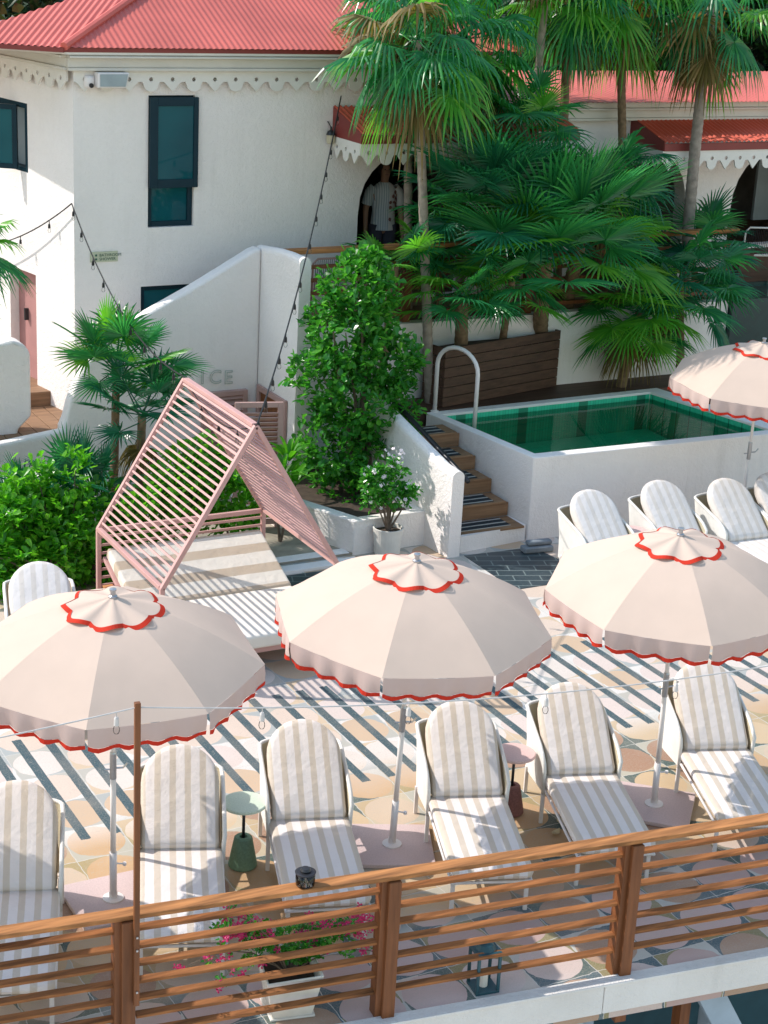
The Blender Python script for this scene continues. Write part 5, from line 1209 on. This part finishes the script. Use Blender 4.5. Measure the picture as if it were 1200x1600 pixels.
# string lights: canopy to gable, house corner to gable, house corner to the left
a_ = on(533, 150, YF-.1); pts = cat(a_, APEX, .30, 60)
stringlights('string_lights', 'black cable of small bulbs from the arch canopy to the daybed gable front', pts, [pts[int(60*f)] for f in (.06, .15, .22, .29, .36, .44, .56, .63, .72, .79, .86, .93, .985)], .04, 'black', .008, False)
a_ = on(112, 318, YF-.05); pts = cat(a_, BACKR, .35, 60)
stringlights('string_lights', 'black cable of small bulbs from the house corner to the daybed gable back', pts, [pts[int(60*f)] for f in (.02, .11, .22, .33, .45, .57, .69, .82, .93)], .04, 'black', .008, False)
b_ = lp(3.2, on(0, 452, YF).z, .25); pts = cat(a_, b_, .25, 40)
stringlights('string_lights', 'black cable of small bulbs across the sunlit left face of the house', pts, [pts[int(40*f)] for f in (.16, .36, .58, .8)], .04, 'black', .008, False)
pts = cat(BACKR, APEX, .22, 20)
stringlights('string_lights', 'black cable of small bulbs hanging under the ridge of the daybed gable', pts, [pts[int(20*f)] for f in (.25, .5, .75)], .04, 'black', .006, False)

# rolled towels, stones, lantern, dry leaves
q = at(836, 862); t = thing('stepping_stone', 'grey-blue flat stones stacked at the foot of the plunge pool', 'stone', (q.x, q.y, 0))
mm = MB(); mm.bar((q.x-.16, q.y+.02, .04), (q.x+.20, q.y-.02, .04), .14, .07); mm.build('lower_stone', 'rock', t, world=True, bevel=.02, seg=3)
mm = MB(); mm.bar((q.x-.10, q.y+.03, .105), (q.x+.20, q.y-.0, .105), .10, .05); mm.build('upper_stone', 'rock', t, world=True, bevel=.02, seg=3)
q = V((5.62, edge(5.62)+.17, 0)); t = thing('floor_lantern', 'dark teal metal lantern on the mosaic floor behind the railing', 'lantern', tuple(q), R(-8))
mm = MB(); mm.box(-.085, .085, -.085, .085, 0, .02); mm.box(-.085, .085, -.085, .085, .28, .31)
for x in (-.075, .075):
    for y in (-.075, .075): mm.box(x-.01, x+.01, y-.01, y+.01, .02, .28)
mm.build('frame', 'lantern', t, bevel=.003)
mm = MB(); mm.lathe([(.07, .31), (.05, .34), (.02, .35), (0, .35)], 12); mm.tube([(-.04, 0, .33), (-.04, 0, .39), (.04, 0, .39), (.04, 0, .33)], .005, 6); mm.build('lid', 'lantern', t)
mm = MB(); mm.lathe([(.03, .02), (.03, .14), (0, .142)], 12); mm.build('candle', 'pot', t)
for k, (px, py, lab) in enumerate([((862), 1307, 'curled dry leaf on the floor left of the shaded seat'), (880, 1291, 'second curled dry leaf close under the shaded lounger')]):
    q = at(px, py); mm = MB(); vs = []
    for u, wf, z in ((0, .1, .03), (.3, .9, .008), (.6, 1, .006), (1, .1, .035)): vs += [V((u*.10, -.03*wf, z+.012*wf)), V((u*.10, 0, z)), V((u*.10, .03*wf, z+.012*wf))]
    mm.add(vs, [(j*3+i, (j+1)*3+i, (j+1)*3+i+1, j*3+i+1) for j in range(3) for i in range(2)]); o = mm.build('dry_leaf', 'leafdry'); o.location = q; o.rotation_euler.z = R(20+60*k); tag(o, lab, 'leaf', 'dry leaves on the floor')

# ------------------------------------------------------------------ terrace chairs and the person in the arch
def ropechair(label, loc, rz, mat='pinklouvre'):
    t = thing('rope_chair', label, 'chair', loc, rz, 'rope backed chairs on the upper terrace'); r = .013
    mm = MB(); mm.tube([(-.22, .20, .0), (-.22, .24, .78), (-.17, .26, .84), (.17, .26, .84), (.22, .24, .78), (.22, .20, .0)], r, 8); mm.build('back_frame', mat, t, smooth=True)
    mm = MB()
    for k in range(15): x = -.19+k*.38/14; mm.tube([(x, .235, .46), (x, .255, .83)], .004, 4, False)
    mm.build('back_cords', 'steel', t)
    mm = MB(); mm.box(-.22, .22, -.22, .21, .42, .455); mm.build('seat', mat, t, bevel=.015)
    for x in (-.20, .20): mm = MB(); mm.tube([(x, -.20, .42), (x*1.05, -.22, 0)], r, 8); mm.build('leg', mat, t)
    return t
q = on(497, 384, 19.0); ropechair('pink framed rope chair nearest the end wall, its back above the terrace railing', (q.x+.02, 18.95, TZ), R(180))
q = on(592, 384, 19.1); ropechair('pink framed rope chair in front of the arch, half hidden by palm fans', (q.x, 19.1, TZ), R(170))
q = on(1182, 370, 19.45); ropechair('pale rope chair under the right arch behind the low brown wall', (q.x, 19.5, TZ), R(160), 'trim')

pp0 = V((on(598, 340, YF+.45).x, YF+.45, TZ))
t = thing('person', 'person in a striped shirt with a floral panel standing in the arch', 'person', tuple(pp0), R(-12))
def skinned(name, joints, edges, mat, root=0, parent=None):
    me = bpy.data.meshes.new(name); me.from_pydata([j[0] for j in joints], edges, []); me.materials.append(MT[mat]); o = bpy.data.objects.new(name, me); COL.objects.link(o); o.parent = parent
    s_ = o.modifiers.new('skin', 'SKIN'); s_.use_smooth_shade = True
    for i, j in enumerate(joints): me.skin_vertices[0].data[i].radius = j[1] if isinstance(j[1], tuple) else (j[1], j[1]); me.skin_vertices[0].data[i].use_root = (i == root)
    d = o.modifiers.new('sub', 'SUBSURF'); d.levels = d.render_levels = 2; return o
J = [((0, 0, .92), (.14, .10)), ((0, -.01, 1.12), (.12, .09)), ((0, 0, 1.32), (.145, .10)), ((0, .01, 1.42), (.08, .07)), ((0, 0, 1.49), .048), ((0, -.015, 1.57), (.068, .080)), ((0, -.02, 1.66), (.070, .085)), ((0, -.01, 1.715), (.045, .055)),
     ((.17, 0, 1.37), .055), ((.235, .01, 1.12), .042), ((.25, -.06, .88), .030), ((-.17, 0, 1.37), .055), ((-.235, .01, 1.12), .042), ((-.25, -.06, .88), .030),
     ((.09, 0, .86), .085), ((.10, -.01, .47), .055), ((.10, .01, .08), .036), ((.105, -.12, .03), .028), ((-.09, 0, .86), .085), ((-.10, -.01, .47), .055), ((-.10, .01, .08), .036), ((-.105, -.12, .03), .028)]
Ed = [(0, 1), (1, 2), (2, 3), (3, 4), (4, 5), (5, 6), (6, 7), (2, 8), (8, 9), (9, 10), (2, 11), (11, 12), (12, 13), (0, 14), (14, 15), (15, 16), (16, 17), (0, 18), (18, 19), (19, 20), (20, 21)]
for s_ in (0, 1):
    sx = 1 if s_ == 0 else -1; w0 = 10 if s_ == 0 else 13; b0 = len(J); J.append(((sx*.252, -.075, .82), (.020, .034))); Ed.append((w0, b0))
    for k, (dy, L) in enumerate(((-.030, .075), (-.010, .085), (.010, .08), (.028, .062))):
        j = len(J); J.append(((sx*.254, -.078+dy, .785), .0085)); J.append(((sx*.250, -.085+dy, .785-L*.55), .008)); J.append(((sx*.240, -.092+dy, .785-L), .0065)); Ed += [(b0, j), (j, j+1), (j+1, j+2)]
    j = len(J); J.append(((sx*.245, -.115, .80), .0095)); J.append(((sx*.240, -.13, .76), .008)); Ed += [(b0, j), (j, j+1)]
body = skinned('body', J, Ed, 'skin', 0, t)
mm = MB(); mm.lathe([(.0, .105), (.05, .095), (.078, .06), (.086, .0), (.080, -.05), (.07, -.085)], 20, (0, .012, 1.655)); mm.build('hair', 'hair', t, smooth=True)
mm = MB()
for x in (-.028, .028): mm.lathe([(.0, .008), (.009, .004), (.009, -.004), (0, -.008)], 8, (x, -.098, 1.645))
mm.build('eyes', 'black', body)
mm = MB(); mm.obox((0, -.108, 1.615), (X3, V((0, -1, -.5)), V((0, -.5, 1))), (.011, .014, .022)); mm.build('nose', 'skin', body, bevel=.008)
mm = MB(); mm.box(-.022, .022, -.092, -.084, 1.575, 1.584); mm.build('mouth', 'red_conc', body, bevel=.003)
def shirt(x0, x1, name, mat):
    mm = MB(); pr = [(.165, .13, .86), (.158, .122, 1.0), (.150, .115, 1.12), (.168, .125, 1.28), (.172, .118, 1.37), (.115, .09, 1.44), (.062, .062, 1.475)]; n = 28; vs = []
    ks = [k for k in range(n+1) if True]; a0, a1 = x0, x1
    for rx, ry, z in pr: vs += [(rx*math.cos(lerp(a0, a1, k/n)), ry*math.sin(lerp(a0, a1, k/n))-.004, z) for k in range(n+1)]
    m = n+1; mm.add(vs, [(j*m+k, j*m+k+1, (j+1)*m+k+1, (j+1)*m+k) for j in range(len(pr)-1) for k in range(n)])
    sx = -1 if name == 'shirt' else 1
    mm.tube([(sx*.13, 0, 1.395), (sx*.185, .005, 1.34), (sx*.225, .01, 1.18)], [.075, .074, .070], 14, False)
    return mm.build(name, mat, t, smooth=True)
shirt(R(80), R(285), 'shirt', 'shirt'); sp_ = shirt(R(285), R(440), 'floral_panel', 'floral')
random.seed(5)
for k in range(26):
    mm = MB()
    a = R(random.uniform(288, 380)); z = random.uniform(.9, 1.38); p = V((.166*math.cos(a)*1.04, .125*math.sin(a)*1.04-.004, z)); n_ = V((math.cos(a), math.sin(a)*1.2, 0)).normalized(); u_ = n_.cross(Z3)
    pts = [p+n_*.004+(u_*math.cos(b*PI/3)+Z3*math.sin(b*PI/3))*random.uniform(.018, .032) for b in range(6)]; mm.add([p+n_*.006]+pts, [(0, 1+b, 1+(b+1) % 6) for b in range(6)]); mm.build('flower_patch', 'red_conc', sp_)
mm = MB()
for x in (-.09, .09): mm.tube([(x*.95, 0, .93), (x*1.05, -.005, .6), (x*1.1, .0, .12)], [.105, .085, .065], 14)
mm.build('trousers', 'trouser', t, smooth=True)
